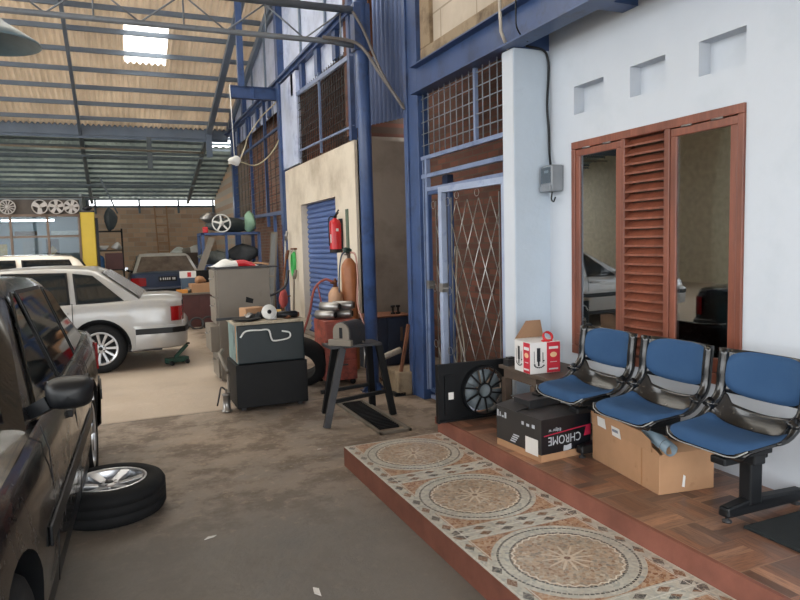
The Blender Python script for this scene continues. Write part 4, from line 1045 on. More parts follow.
mb.box(0, W_, -.02, .0, H_-.012, H_+.004); mb.box(0, .012, -.03, .01, 0, H_); mb.box(0, W_, -.02, .01, 0, .012); mb.box(W_-.012, W_, -.02, .01, 0, H_); mb.box(.06, .14, -.015, 0, .05, .33)
fp = obj('shroud_plate', mb, t_, solid=.004)
mb = MB(black)
mb.lathe([(.056, -.008), (.056, .008), (.046, .008), (.046, -.008)], 28, 0, Matrix.Translation((c0[0], -.035, c0[1])) @ Matrix.Rotation(rad(90), 4, 'X'), caps=False)
for k in range(10):
    a = 2*PI*k/10+.3; mb.bar((c0[0]+.05*math.cos(a), -.035, c0[1]+.05*math.sin(a)), (c0[0]+R0*.98*math.cos(a+.12), -.035, c0[1]+R0*.98*math.sin(a+.12)), .008, .012)
obj('spokes', mb, t_)
m_bl = simple('grey_blue_fan', S(112, 122, 128), .6, var=.15, scale=9); mb = MB(m_bl)
mb.lathe([(0, .0), (.045, .0), (.05, .02)], 24, 0, Matrix.Translation((c0[0], -.02, c0[1])) @ Matrix.Rotation(rad(90), 4, 'X'), caps=False)
for k in range(7):
    a0 = 2*PI*k/7
    rows = [[(c0[0]+r_*math.cos(a0+t2*.14*PI*2), .002-.025*(t2-.5), c0[1]+r_*math.sin(a0+t2*.14*PI*2)) for r_ in (.045, .09, .15)] for t2 in (0, .33, .66, 1)]
    mb.grid(rows)
obj('fan_blades', mb, t_, solid=.002, label='grey fan blades behind the spokes')
mb = MB(paper); mb.box(.085, .125, -.018, -.0155, .16, .21); obj('white_label', mb, t_)

# door mat
mb = MB(simple('dark_green_mat', S(22, 28, 30), .95, bump=.6, scale=20)); mb.box(0, .5, 0, .5, 0, .014); o = obj('door_mat', mb, loc=(2.42, 1.46, PZ), bevel=.004); tag(o, 'dark ribbed door mat on the wooden-look tiles at the lower right', 'mat')

# electric meter with cable
t_ = thing('electric_meter', 'grey electric meter box hanging on the pale pillar corner', 'meter', (2.925, 3.93, 1.83))
gm = simple('meter_grey', S(128, 134, 140), .4); mb = MB(gm); mb.box(-.10, .0, -.065, .065, .0, .185); obj('case', mb, t_, bevel=.01)
mb = MB(m_glass); mb.box(-.105, -.10, -.055, .055, .06, .17); obj('cover_glass', mb, t_)
mb = MB([simple('meter_dial', S(52, 56, 60), .4), m_ink]); mb.box(-.1035, -.1005, -.05, .05, .065, .165); mb.box(-.1045, -.1035, -.03, .02, .13, .148, 1); obj('dial', mb, t_)
mb = MB(gm); mb.box(-.115, -.10, -.06, .06, .0, .045); obj('terminal_cover', mb, t_, bevel=.004)
mb = MB(black); mb.tube(catmull([(-.04, .03, .18), (-.02, .07, .28), (-.014, .085, .45), (-.03, .08, .62), (-.014, .085, .82), (-.02, .08, .93), (-.06, .08, 1.0), (-.2, .09, 1.02)], 6), .009, 6); mb.tube(catmull([(-.05, .0, 0), (-.05, .01, -.05), (-.06, -.03, -.07), (-.06, -.05, -.04)], 5), .006, 6); obj('cable', mb, t_)

# conduit pipe above the pillar
mb = MB(simple('cream_conduit', S(176, 168, 156), .5)); mb.tube([(2.63, 4.1, 2.84), (2.56, 4.08, 2.95), (2.52, 4.06, 3.7)], .012, 8); struct('conduit_pillar', mb)
mb = MB(black); mb.tube(catmull([(2.54, 3.86, 3.6), (2.54, 3.86, 3.05), (2.55, 3.86, 2.9), (2.66, 3.9, 2.84)], 5), .006, 6); struct('cable_pillar', mb)

# ------------------------------------------------------------------ workshop things
teal = simple('teal_paint_lit_side', S(118, 140, 138), .5, var=.2, scale=3, dirt=S(52, 62, 62), dirt_amt=.4)
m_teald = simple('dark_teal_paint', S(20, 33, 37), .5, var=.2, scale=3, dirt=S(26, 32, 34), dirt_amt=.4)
greyc = simple('grey_beige_cabinet_paint', S(118, 110, 99), .5, var=.12, scale=2, dirt=S(92, 84, 74), dirt_amt=.3)
soot = simple('sooty_black_steel', S(13, 14, 16), .6, var=.3, dirt=S(34, 29, 26), dirt_amt=.3, spec=.3)
# green machine cabinet
t_ = thing('machine_cabinet', 'dark teal steel cabinet with a bent white wire handle, black lower half', 'cabinet', (1.255, 6.27, 0))
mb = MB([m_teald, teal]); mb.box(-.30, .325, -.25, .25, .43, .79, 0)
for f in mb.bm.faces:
    if f.calc_center_median().x < -.29: f.material_index = 1  # left face painted paler as the lit side
obj('upper_body', mb, t_, bevel=.012)
mb = MB(soot); mb.box(-.325, .335, -.275, .26, .03, .43); obj('lower_body', mb, t_, bevel=.008)
mb = MB(simple('grimy_paper', S(172, 160, 140), .8, dirt=S(90, 74, 60), dirt_amt=.4)); mb.box(-.32, .34, -.27, .27, .79, .815); obj('lid', mb, t_, bevel=.003)
mb = MB(white_plastic); mb.tube(catmull([(-.27, -.262, .68), (-.22, -.27, .735), (-.10, -.29, .74), (-.02, -.30, .735), (-.0, -.31, .66), (.03, -.31, .635), (.16, -.31, .65), (.17, -.31, .70), (.10, -.31, .72)], 5), .008, 6); obj('wire_handle', mb, t_)
for sx in (-.26, .27):
    for sy in (-.2, .2):
        mb = MB(dark_steel); mb.box(sx-.02, sx+.02, sy-.02, sy+.02, 0, .03); obj('foot', mb, t_)
mb = MB(card); mb.box(-.304, -.300, -.22, -.19, .45, .79); obj('edge_strip', mb, t_)
# pump with pipe beside it
t_ = thing('hand_pump', 'small grey pump with bent pipes at the left foot of the teal cabinet', 'pump', (.845, 6.08, 0))
mb = MB(steel); mb.lathe([(.045, 0), (.045, .02), (.032, .025), (.032, .15), (.04, .155), (.04, .17), (.012, .175), (.012, .21)], 18); obj('cylinder', mb, t_)
mb = MB(greyc); mb.tube([(.03, .05, .36), (-.01, .25, .50), (.03, .3, .53)], .018, 8); obj('lever', mb, t_)
mb = MB(dark_steel); mb.tube(catmull([(0, 0, .20), (-.04, .0, .23), (-.06, 0, .16), (-.08, .02, .06)], 5), .008, 6); obj('hose', mb, t_)
mb = MB(greyc); mb.tube([(.03, .03, .02), (.03, .04, .34)], .012, 8); obj('stem', mb, t_)
# items on the teal cabinet
zt_ = .815
t_ = thing('angle_grinder', 'small grinder with a round pale disc lying on the teal cabinet', 'grinder', (1.27, 6.10, zt_+.0))
mb = MB(black); mb.lathe([(.03, 0), (.035, .08), (.03, .19), (.02, .2)], 14, 0, Matrix.Translation((.07, 0, .04)) @ Matrix.Rotation(rad(90), 4, 'Y')); obj('motor_body', mb, t_)
mb = MB([white_plastic, black]); mx = Matrix.Translation((0, -.02, .075)) @ Matrix.Rotation(rad(75), 4, 'X'); mb.lathe([(.07, 0), (.07, .008), (0, .008)], 24, 0, mx); mb.lathe([(.02, .008), (.02, .014), (0, .014)], 14, 1, mx); obj('disc', mb, t_)
mb = MB(steel); mb.box(-.03, .07, -.02, .04, 0.0, .05); obj('gear_head', mb, t_, bevel=.006)
def boxthing(name, lab, cat, loc, size, mat, rz=0, parts=None, bev=.004):
    mb = MB(mat); a, b, c_ = size; mb.box(-a/2, a/2, -b/2, b/2, 0, c_); o = obj(name, mb, loc=loc, rot=(0, 0, rz), bevel=bev); tag(o, lab, cat); return o
m_ob = simple('ochre_card', S(206, 166, 92), .7, var=.12)
boxthing('open_carton', 'crushed brown carton lying on the teal cabinet', 'box', (1.17, 6.40, zt_), (.20, .14, .10), card, .3)
boxthing('card_packet', 'yellowish card packet between the crushed carton and the grinder', 'packet', (1.36, 6.34, zt_), (.16, .12, .065), m_ob, -.3)
mb = MB(soot); mb.lathe([(.10, 0), (.14, .02), (.135, .022), (.09, .006), (0, .006)], 20); o = obj('metal_pan', mb, loc=(1.07, 6.16, zt_)); tag(o, 'black round metal pan at the left end of the teal cabinet top', 'pan')
mb = MB(dark_steel); mb.bar((-.16, 0, .012), (.14, .0, .012), .024); o = obj('steel_bar', mb, loc=(.98, 6.32, zt_+.0), rot=(0, 0, .05)); tag(o, 'dark square steel bar jutting left off the teal cabinet top', 'bar')
mb = MB(paper); rows = [[(x_*.04, y_*.04, .004+.006*math.sin(x_*1.3+y_)) for x_ in range(7)] for y_ in range(5)]; mb.grid(rows); o = obj('paper_sheet', mb, loc=(1.30, 6.18, zt_+.002), rot=(0, 0, .2), solid=.002); tag(o, 'crumpled pale paper under tools on the teal cabinet', 'paper')
mb = MB(steel); mb.tube([(0, 0, .01), (.16, .06, .012)], .009, 6); mb.blob((.16, .06, .015), (.02, .02, .015)); o = obj('wrench', mb, loc=(1.42, 6.24, zt_)); tag(o, 'steel wrench at the right end of the teal cabinet top', 'wrench')
mb = MB(rust); mb.blob((0, 0, .03), (.05, .04, .03), n=12, seed=4, amp=.4); o = obj('metal_casting', mb, loc=(1.52, 6.16, zt_)); tag(o, 'rusty lump of cast metal at the right rear of the teal cabinet top', 'metal part')

# grey filing cabinet
t_ = thing('filing_cabinet', 'tall grey-beige filing cabinet, drawers facing left, seen from its side', 'cabinet', (1.28, 7.71, 0))
mb = MB(greyc); mb.box(-.28, .30, -.245, .245, .02, 1.255); obj('cabinet_body', mb, t_, bevel=.006)
for k in range(4):
    o_ = .07 if k == 1 else 0
    mb = MB(greyc); mb.box(-.305-o_, -.28, -.23, .23, .04+k*.305, .325+k*.305)
    if o_: mb.box(-.285-o_, -.27, -.22, .22, .05+k*.305, .30+k*.305)
    d_ = obj('drawer', mb, t_, bevel=.005)
    mb = MB(steel); mb.tube([(-.305-o_, -.06, .23+k*.305), (-.33-o_, -.05, .23+k*.305), (-.33-o_, .05, .23+k*.305), (-.305-o_, .06, .23+k*.305)], .006, 6); obj('drawer_handle', mb, d_)
    mb = MB(black); mb.box(-.3065-o_, -.305-o_, -.17, -.14, .25+k*.305, .27+k*.305); obj('drawer_lock', mb, d_)
mb = MB(soot); mb._add([(.02, -.2462, .88), (.10, -.2462, .86), (.11, -.2462, .91), (.03, -.2462, .94)], [(0,1,2,3)]); obj('dent_mark', mb, t_)
mb = MB(dark_steel); mb.box(-.30, .40, -.26, .2, 0, .018); o = obj('steel_sheet', mb, loc=(1.28, 7.72, 1.257)); tag(o, 'dark flat steel sheet on top of the grey filing cabinet', 'sheet')
def cloth(name, lab, cat, loc, sx, sy, h, mats, seed, rz=0, n=14):
    rnd = random.Random(seed); a = [rnd.uniform(0, 6) for _ in range(6)]; mb = MB(mats)
    rows = []
    for i in range(n+1):
        r_ = []
        for j in range(n+1):
            u_, v_ = i/n*2-1, j/n*2-1; e = max(0, (1-abs(u_)**3)*(1-abs(v_)**3))
            z = h*e*(.65+.35*math.sin(2.6*u_+a[0])*math.cos(2.2*v_+a[1])+.15*math.sin(6*u_+a[2]+3*v_)) + .004
            r_.append((u_*sx*(1+.12*math.sin(3*v_+a[3])), v_*sy*(1+.12*math.sin(3*u_+a[4])), max(.003, z)))
        rows.append(r_)
    mb.grid(rows)
    if len(mb.mats) > 1:
        for f in mb.bm.faces:
            c_ = f.calc_center_median()
            if math.sin(c_.x*11+a[5]) > .35: f.material_index = 1
    o = obj(name, mb, loc=loc, rot=(0, 0, rz), solid=.004); tag(o, lab, cat); return o
cloth('plastic_bag', 'crumpled red and white plastic bag on top of the grey filing cabinet', 'bag', (1.22, 7.70, 1.277), .22, .17, .13, [white_plastic, red_paint], 3, .2)
mb = MB(card); mb.tube(catmull([(0, 0, .012), (.12, .02, .03), (.24, 0, .012)], 5), .012, 6); o = obj('wooden_handle', mb, loc=(1.37, 7.62, 1.277)); tag(o, 'pale wooden tool handle at the right end of the filing cabinet top', 'handle')

# stand with a machine head
t_ = thing('machine_stand', 'black steel stand on splayed legs in front of the round blue pillar', 'stand', (1.83, 5.3, 0))
mb = MB(dark_steel); mb.box(-.25, .21, -.10, .14, .63, .655); obj('top_plate', mb, t_, bevel=.003)
for a, b in (((-.14, -.08, .63), (-.33, -.18, 0)), ((.19, -.07, .63), (.32, -.04, 0)), ((-.14, .12, .63), (-.20, .30, 0)), ((.17, .12, .63), (.27, .34, 0))):
    mb = MB(soot if a[0] > 0 or a[1] > 0 else dark_steel); mb.bar(a, b, .055, .045, 0, (0, 1, 0)); obj('leg', mb, t_, bevel=.003)
mb = MB(soot); mb.bar((-.27, -.14, .20), (.28, -.05, .22), .03); obj('crossbar', mb, t_)
mb = MB(soot); mb.bar((-.24, .26, .20), (.25, .28, .22), .03); obj('crossbar', mb, t_)
t_ = thing('bench_machine', 'grey arched machine head with a dark slot mounted on the black stand', 'machine', (1.69, 5.23, .655), rad(-50))
arch = [(-.085, 0), (.085, 0), (.085, .12)] + [(.085*math.cos(a), .12+.075*math.sin(a)) for a in [PI*i/10 for i in range(1, 10)]] + [(-.085, .12)]
mb = MB(dark_steel); mb.prism(arch, .25, 0, Matrix.Translation((0, .25, 0)) @ Matrix.Rotation(rad(90), 4, 'X')); obj('housing', mb, t_, bevel=.004)
mb = MB(greyc); mb.prism([(x_*.92, z*.95+.004) for x_, z in arch], .012, 0, Matrix.Translation((0, 0, 0)) @ Matrix.Rotation(rad(90), 4, 'X')); mb.box(-.11, .11, -.04, .0, 0, .05); obj('front_plate', mb, t_, bevel=.003)
mb = MB(black); mb.box(-.012, .016, -.016, -.0125, .06, .15); obj('slot', mb, t_)
mb = MB(steel); mb.tube([(.10, .18, .02), (.12, .17, -.10), (.12, .15, -.22)], .006, 6); obj('pull_wire', mb, t_)
# grating under the stand
t_ = thing('floor_grating', 'dark ribbed floor grating in a pale frame lying under the black stand', 'grating', (1.945, 5.38, 0), rad(0))
mb = MB(greyc)
for a in ((-.13, .14, -.66, -.63), (-.13, .14, .43, .46), (-.13, -.105, -.66, .46), (.115, .14, -.66, .46)): mb.box(a[0], a[1], a[2], a[3], .0, .022)
obj('frame', mb, t_, bevel=.002)
mb = MB(soot); mb.box(-.08, .09, -.52, .43, .002, .014)
for k in range(22): mb.box(-.078, .088, -.51+k*.043, -.493+k*.043, .014, .022)
obj('ribbed_plate', mb, t_)

# leaning tyre
t_ = thing('worn_tyre', 'worn dark tyre leaning behind the teal cabinet, left of the black stand', 'tyre', (1.72, 6.78, .27)); t_.rotation_euler = (rad(-62), 0, rad(-28))
mb = MB(rubber); r_, h_ = .29, .10; mb.lathe([(r_*.62, -h_*.9), (r_*.86, -h_), (r_, -h_*.6), (r_, h_*.6), (r_*.86, h_), (r_*.62, h_*.9), (r_*.6, 0), (r_*.62, -h_*.9)], 36, caps=False); obj('tread', mb, t_)

# red tool cabinet with silver canisters, gas cylinders
m_salmon = simple('worn_red_cabinet', S(150, 72, 58), .5, var=.25, scale=4, dirt=S(84, 40, 38), dirt_amt=.45)
t_ = thing('tool_trolley', 'worn red steel tool trolley behind the black stand', 'trolley', (2.12, 6.80, 0))
mb = MB(m_salmon); mb.box(-.17, .18, -.2, .2, .06, .70); obj('trolley_body', mb, t_, bevel=.008)
for k in range(3):
    mb = MB(m_salmon); mb.box(-.155, .165, -.212, -.2, .09+k*.2, .27+k*.2); d_ = obj('drawer', mb, t_, bevel=.004)
    mb = MB(dark_steel); mb.box(-.06, .07, -.225, -.212, .22+k*.2, .235+k*.2); obj('drawer_handle', mb, d_)
for sx in (-.13, .14):
    for sy in (-.15, .15): mb = MB(black); cyl(mb, (sx, sy-.015, .03), (sx, sy+.015, .03), .03, 14); obj('wheel', mb, t_)
labs = ['lower left', 'lower right', 'upper left', 'upper right']
for k, (dx, dz) in enumerate(((-.08, .05), (.10, .05), (-.03, .135), (.12, .14))):
    t_ = thing('shock_absorber', f'oily silver cylindrical car part on the red trolley, {labs[k]} of the four', 'car part', (2.10+dx, 6.78, .70+dz), rad(60 if k % 2 else 42), 'silver car parts on the red trolley')
    mb = MB(steel); mb.lathe([(.03, -.12), (.048, -.11), (.048, .09), (.036, .12), (.02, .12)], 18, 0, Matrix.Rotation(rad(90), 4, 'X')); obj('barrel', mb, t_)
    mb = MB(soot); mb.lathe([(.032, .12), (.032, .125), (.0, .125)], 16, 0, Matrix.Rotation(rad(90), 4, 'X')); obj('bore', mb, t_)
def gas(name, lab, loc, r_, h_, mat, neck):
    t_ = thing(name, lab, 'gas cylinder', loc)
    mb = MB(mat); mb.lathe([(r_*.9, 0), (r_, .02), (r_, h_-r_*1.3), (r_*.92, h_-r_*.8), (r_*.6, h_-r_*.3), (r_*.35, h_), (0, h_)], 24); obj('tank', mb, t_)
    mb = MB(neck); mb.lathe([(.022, h_), (.022, h_+.05), (.03, h_+.055), (.03, h_+.075), (.012, h_+.08), (.012, h_+.1)], 14); mb.tube([(0, 0, h_+.045), (-.06, -.02, h_+.05)], .012, 8); obj('valve', mb, t_)
    return t_
m_or = simple('orange_brown_cylinder_paint', S(164, 104, 66), .45, var=.2, scale=5, dirt=S(110, 66, 46), dirt_amt=.35); m_bg = simple('tan_cylinder_paint', S(190, 150, 118), .5, var=.15, dirt=S(140, 92, 66), dirt_amt=.35)
g_ = gas('gas_cylinder', 'tall orange-brown gas cylinder under the fire extinguisher', (2.53, 7.45, 0), .095, 1.33, m_or, steel)
mb = MB(simple('dark_green_regulator', S(44, 66, 60), .5)); mb.blob((-.02, -.03, 1.42), (.045, .04, .035)); mb.lathe([(.03, 0), (.03, .025), (0, .025)], 16, 0, Matrix.Translation((-.06, -.06, 1.43)) @ Matrix.Rotation(rad(90), 4, 'X')); obj('regulator', mb, g_)
mb = MB(simple('pink_hose', S(196, 150, 140), .6)); mb.tube(catmull([(0, -.06, 1.40), (.05, -.10, 1.36), (.06, -.13, 1.1), (.03, -.18, .8), (.06, -.3, .55), (.05, -.42, .30)], 6), .011, 6); obj('hose', mb, g_)
mb = MB(simple('grey_blue_hose', S(70, 78, 92), .6)); mb.tube(catmull([(-.04, -.05, 1.42), (-.11, -.06, 1.36), (-.15, -.08, 1.15), (-.16, -.1, .8), (-.12, -.12, .62)], 6), .010, 6); obj('hose', mb, g_)
g_ = gas('gas_cylinder', 'shorter tan gas cylinder left of the tall orange-brown one', (2.34, 7.42, 0), .085, 1.00, m_bg, rust)
mb = MB(simple('red_brown_hose', S(150, 76, 66), .6)); mb.tube(catmull([(-.03, 0, 1.06), (-.12, .02, 1.09), (-.24, .05, .98), (-.30, .08, .7), (-.40, .1, .42), (-.42, .1, .38)], 6), .014, 8); mb.tube(catmull([(-.2, .04, 1.03), (-.17, 0, .8), (-.12, 0, .6)], 5), .009, 6); obj('hose', mb, g_)
# fire extinguisher
t_ = thing('fire_extinguisher', 'red fire extinguisher hung on the pale cement pier beside the shutter', 'fire extinguisher', (2.875, 9.02, 1.38))
mb = MB(red_paint); mb.lathe([(.06, 0), (.082, .02), (.085, .05), (.085, .40), (.07, .45), (.03, .475), (.025, .49), (0, .49)], 24); obj('bottle', mb, t_)
mb = MB(soot); mb.lathe([(.087, .0), (.087, .05)], 24, caps=False); obj('base_ring', mb, t_)
mb = MB(black); mb.box(-.02, .02, -.03, .03, .49, .52); mb.bar((0, -.02, .51), (.02, -.1, .56), .02, .01); mb.bar((0, -.02, .52), (.03, -.09, .60), .02, .01); obj('valve_head', mb, t_)
mb = MB(black); mb.tube(catmull([(-.02, 0, .505), (-.08, -.02, .50), (-.1, -.02, .42), (-.098, -.02, .1)], 5), .009, 6); obj('hose', mb, t_)
mb = MB(white_plastic)
def patch(mb, a0, a1, z0, z1, r_=.0865):
    n = 5; mb.grid([[(r_*math.cos(a0+(a1-a0)*i/n), r_*math.sin(a0+(a1-a0)*i/n), z) for i in range(n+1)] for z in (z0, z1)])
patch(mb, rad(-100), rad(-75), .30, .34); patch(mb, rad(-165), rad(-150), .14, .26); obj('white_label', mb, t_)
mb = MB(dark_steel); mb.box(.06, .105, -.03, .03, .05, .48); obj('wall_bracket', mb, t_)
mb = MB(simple('painted_shadow_green', S(84, 100, 86), .7)); mb.box(2.965, 2.98, 8.72, 8.82, 1.36, 1.98); o = obj('extinguisher_shadow', mb); tag(o, 'narrow dull green painted shadow on the pier right of the fire extinguisher', 'strip')  # thin board coloured as the shadow cast by the extinguisher

# navy cabinet, block, exhaust, lever near the gate
navy = simple('dark_navy_paint', S(30, 42, 62), .5, var=.2)
t_ = thing('low_cabinet', 'dark navy low steel cabinet against the grey wall behind the blue pillar', 'cabinet', (3.0, 7.62, 0))
mb = MB(navy); mb.box(-.33, .26, -.22, .22, .0, .60); obj('cabinet_body', mb, t_, bevel=.006)
for a, b in ((-.32, -.04), (-.02, .25)): mb = MB(navy); mb.box(a, b, -.235, -.22, .03, .58); obj('door', mb, t_, bevel=.004)
mb = MB(wood_d); mb.box(.14, .17, -.245, -.235, .3, .47); obj('handle_strip', mb, t_)
mb = MB(rust); mb.box(-.36, .30, -.25, .25, .60, .615); obj('top_sheet', mb, t_)
for k, (x_, lb) in enumerate(((3.12, 'left'), (3.19, 'right'))):
    mb = MB(soot); mb.lathe([(.03, 0), (.03, .02), (.014, .025), (.014, .08), (.028, .085), (.028, .11), (0, .11)], 12); o = obj('bolt', mb, loc=(x_, 7.55, .615)); tag(o, f'big black bolt standing on the navy cabinet, the {lb} one of two', 'bolt', 'bolts on the navy cabinet')
mb = MB(m_lintel); mb.box(-.15, .15, -.17, .17, 0, .235); o = obj('concrete_block', mb, loc=(2.60, 6.02, 0), bevel=.02); tag(o, 'rough concrete block on the floor between the round pillar and the gate', 'block')
t_ = thing('exhaust_pipe', 'bent pale exhaust pipe with a shiny flange beside the concrete block', 'exhaust pipe', (2.50, 6.42, 0), rad(-15))
mb = MB(simple('scaly_pipe_metal', S(168, 160, 150), .5, .4, dirt=S(110, 96, 82), dirt_amt=.4)); mb.tube(catmull([(.22, .05, .36), (.06, 0, .31), (-.04, 0, .26), (-.05, 0, .14), (-.02, .0, .06)], 6), .034, 12); obj('pipe', mb, t_)
mb = MB(chrome_m); mb.lathe([(.045, 0), (.045, .015), (.03, .02), (.03, .05), (.04, .055), (.04, .07)], 16, 0, Matrix.Translation((-.04, -.03, .05)) @ Matrix.Rotation(rad(75), 4, 'X')); obj('flange', mb, t_)
t_ = thing('lever_bar', 'dark square bar leaning against the blue gate post', 'bar', (2.47, 5.93, 0))
mb = MB(rust); mb.bar((0, -.02, .03), (.12, -.05, .70), .028); obj('bar', mb, t_)
mb = MB(soot); mb.box(-.05, .06, -.08, .04, 0, .035); obj('foot_plate', mb, t_)
for k, (dy, lb) in enumerate(((0, 'left-hand'), (.11, 'middle'), (.2, 'right-hand'))):
    mb = MB(simple('grey_stick', S(150, 142, 128), .7)); mb.tube(catmull([(0, 0, .01), (.02, -.10+.03*k, .5), (.0, .05, 1.0), (.03, -.02+.05*k, 1.45)], 5), .008, 6)
    o = obj('bamboo_stick', mb, loc=(2.77, 5.35-dy, 0)); tag(o, f'thin pale bent stick standing behind the narrow gate leaf, the {lb} of three', 'stick', 'sticks behind the gate')

# green hose coil and odds on the column left of the shutter
mb = MB(simple('bright_green_hose', S(58, 170, 84), .4))
for k in range(4): mb.tube([(0.0-.012*k, .10*math.cos(a), .20*math.sin(a)-.01*k) for a in [2*PI*i/20 for i in range(20)]], .011, 6, closed=True)
o = obj('green_hose', mb, loc=(2.95, 11.75, 1.18)); tag(o, 'coil of bright green hose hanging on the pale column left of the shutter', 'hose')
t_ = thing('wall_hook', 'small rusty hook rail above the green hose coil', 'hook', (2.95, 11.75, 1.42)); mb = MB(rust); mb.box(-.03, .03, -.12, .12, 0, .03); obj('rail', mb, t_)
mb = MB(steel); mb.tube(catmull([(-.02, 0, 0), (-.05, 0, -.04), (-.06, 0, 0)], 4), .008, 6); obj('hook', mb, t_)
t_ = thing('wire_mesh_screen', 'grey framed wire screen leaning against the blue lattice wall', 'screen', (2.72, 12.7, 0)); 
mb = MB(greyc)
for a, b in (((0, 0, 0), (.16, .05, 1.75)), ((0, .55, 0), (.16, .5, 1.75)), ((0, 0, 0), (0, .55, 0)), ((.16, .05, 1.75), (.16, .5, 1.75)), ((.08, .02, .9), (.08, .53, .9))): mb.bar(a, b, .035)
obj('frame', mb, t_)
mb = MB(simple('dull_screen', S(120, 122, 122), .6, .2)); mb._add([(0, .02, .02), (0, .53, .02), (.155, .49, 1.73), (.155, .06, 1.73)], [(0,1,2,3)]); obj('mesh', mb, t_, solid=.004)
t_ = thing('hanging_chain', 'rusty chain hanging on the lattice wall beside the cement column', 'chain', (2.9, 12.42, .6)); mb = MB(rust)
for k in range(26): mb.tube([V((.012*math.cos(a) if k % 2 else 0, 0 if k % 2 else .012*math.cos(a), .05*k+.034*math.sin(a))) for a in [2*PI*i/8 for i in range(8)]], .005, 4, closed=True)
obj('links', mb, t_)
mb = MB(simple('faded_red_cloth', S(180, 84, 80), .9)); mb.blob((0, 0, .17), (.07, .06, .17), n=12, seed=8, amp=.25); o = obj('red_bag', mb, loc=(2.62, 11.3, .42)); tag(o, 'faded red cloth bag hanging low near the cement column', 'bag')
mb = MB(rust); mb.tube([(.0, .0, 0), (.0, .0, .60), (.14, 0, .62)], .014, 6); o = obj('rusty_post', mb, loc=(2.62, 11.35, 0)); tag(o, 'thin rusty upright with a hook carrying the red bag', 'post')
mb = MB(dark_steel); mb.tube(catmull([(0, 0, .7), (.12, .05, .72), (.3, 0, .85), (.36, .0, 1.1)], 5), .02, 8); mb.tube([(.02, 0, .7), (0, 0, 0)], .015, 6); o = obj('bent_pipe', mb, loc=(2.2, 10.6, 0)); tag(o, 'bent grey pipe standing behind the grey filing cabinet', 'pipe')

# blue rack
t_ = thing('storage_rack', 'tall blue steel rack behind the grey filing cabinet piled with car parts', 'rack', (2.2, 14.3, 0))
for sx in (-.57, .57):
    for sy in (-.35, .35): mb = MB(blue_paint); mb.box(sx-.03, sx+.03, sy-.03, sy+.03, 0, 1.80); obj('post', mb, t_)
for z in (.45, 1.15, 1.80): mb = MB(blue_paint); mb.box(-.6, .6, -.38, .38, z-.05, z); obj('shelf', mb, t_, bevel=.003)
mb = MB(blue_paint); mb.box(-.13, -.08, -.38, -.34, 0, 1.78); obj('post', mb, t_)
def blobthing(name, lab, cat, loc, r_, mat, seed, amp=.3, grp=None):
    mb = MB(mat); mb.blob((0, 0, r_[2]), r_, n=14, seed=seed, amp=amp); o = obj(name, mb, loc=loc); tag(o, lab, cat, grp); return o
blobthing('dark_bundle', 'long dark bundle lying across the top of the blue rack', 'bundle', (2.22, 14.35, 1.80), (.46, .24, .16), simple('dark_tarp', S(60, 66, 66), .8), 2)
blobthing('green_tarp', 'pale green folded tarp at the right end of the blue rack top', 'tarp', (2.66, 14.25, 1.80), (.13, .18, .22), simple('pale_green_tarp', S(132, 166, 142), .8), 5, .5)
blobthing('silver_duct', 'silver curved duct piece at the left end of the blue rack top', 'duct', (1.86, 14.4, 2.02), (.20, .10, .11), steel, 9, .4)
mb = MB(red_paint); mb.box(-.05, .05, -.04, .04, 0, .12); o = obj('red_lamp', mb, loc=(1.70, 14.05, 1.80), bevel=.01); tag(o, 'small red car lamp on the left corner of the blue rack top', 'lamp part')
t_ = thing('steering_wheel', 'pale ring wheel with spokes leaning at the front of the blue rack top', 'wheel', (2.02, 13.98, 1.99)); t_.rotation_euler = (rad(80), 0, 0)
mb = MB(white_plastic); mb.tube([(.18*math.cos(a), .18*math.sin(a), 0) for a in [2*PI*i/28 for i in range(28)]], .014, 8, closed=True); obj('ring', mb, t_)
mb = MB(white_plastic); mb.lathe([(.05, -.01), (.05, .02), (0, .02)], 16)
for k in range(5): a = 2*PI*k/5+.4; mb.bar((.03*math.cos(a), .03*math.sin(a), 0), (.175*math.cos(a), .175*math.sin(a), 0), .035, .01, 0, (0, 0, 1))
obj('spokes', mb, t_)
junk = [('bent_sheet', 'dull grey bent panel on the middle shelf of the blue rack', (1.95, 14.2, 1.15), (.26, .2, .14), S(92, 96, 92)), ('black_hose_pile', 'black heap of hoses on the middle shelf right of the grey panel', (2.45, 14.2, 1.15), (.26, .2, .2), S(40, 42, 44)),
        ('rust_heap', 'rusty brown heap of parts on the low shelf of the blue rack', (2.0, 14.2, .45), (.3, .22, .2), S(88, 66, 54)), ('dark_heap', 'dark heap of parts on the low shelf right of the rusty heap', (2.5, 14.2, .45), (.25, .2, .22), S(52, 52, 52))]
for i, (nm, lb, loc, r_, c_) in enumerate(junk): blobthing(nm, lb, 'car parts', loc, r_, simple(nm+'_surface', c_, .7, var=.35, scale=14), 20+i, .5)

# red-brown cabinet with boxes, left of the filing cabinet
m_rb = simple('red_brown_cabinet_paint', S(84, 48, 46), .5, var=.2)
t_ = thing('side_cabinet', 'low dark red-brown cabinet between the silver sedan boot and the grey filing cabinet', 'cabinet', (1.36, 13.3, 0))
mb = MB(m_rb); mb.box(-.32, .42, -.3, .3, .0, .62); obj('cabinet_body', mb, t_, bevel=.006)
mb = MB(greyc); mb.box(-.36, .45, -.34, .33, .62, .65); obj('worktop', mb, t_)
for a, b in ((-.31, .04), (.06, .41)): mb = MB(m_rb); mb.box(a, b, -.312, -.3, .04, .58); obj('door', mb, t_, bevel=.003)
boxthing('tan_carton', 'tan carton on the low red-brown cabinet', 'box', (1.47, 13.2, .65), (.42, .3, .17), card, .1)
blobthing('tan_rag_heap', 'tan crumpled heap on top of the tan carton', 'rags', (1.45, 13.2, .82), (.11, .1, .07), card, 31, .4)
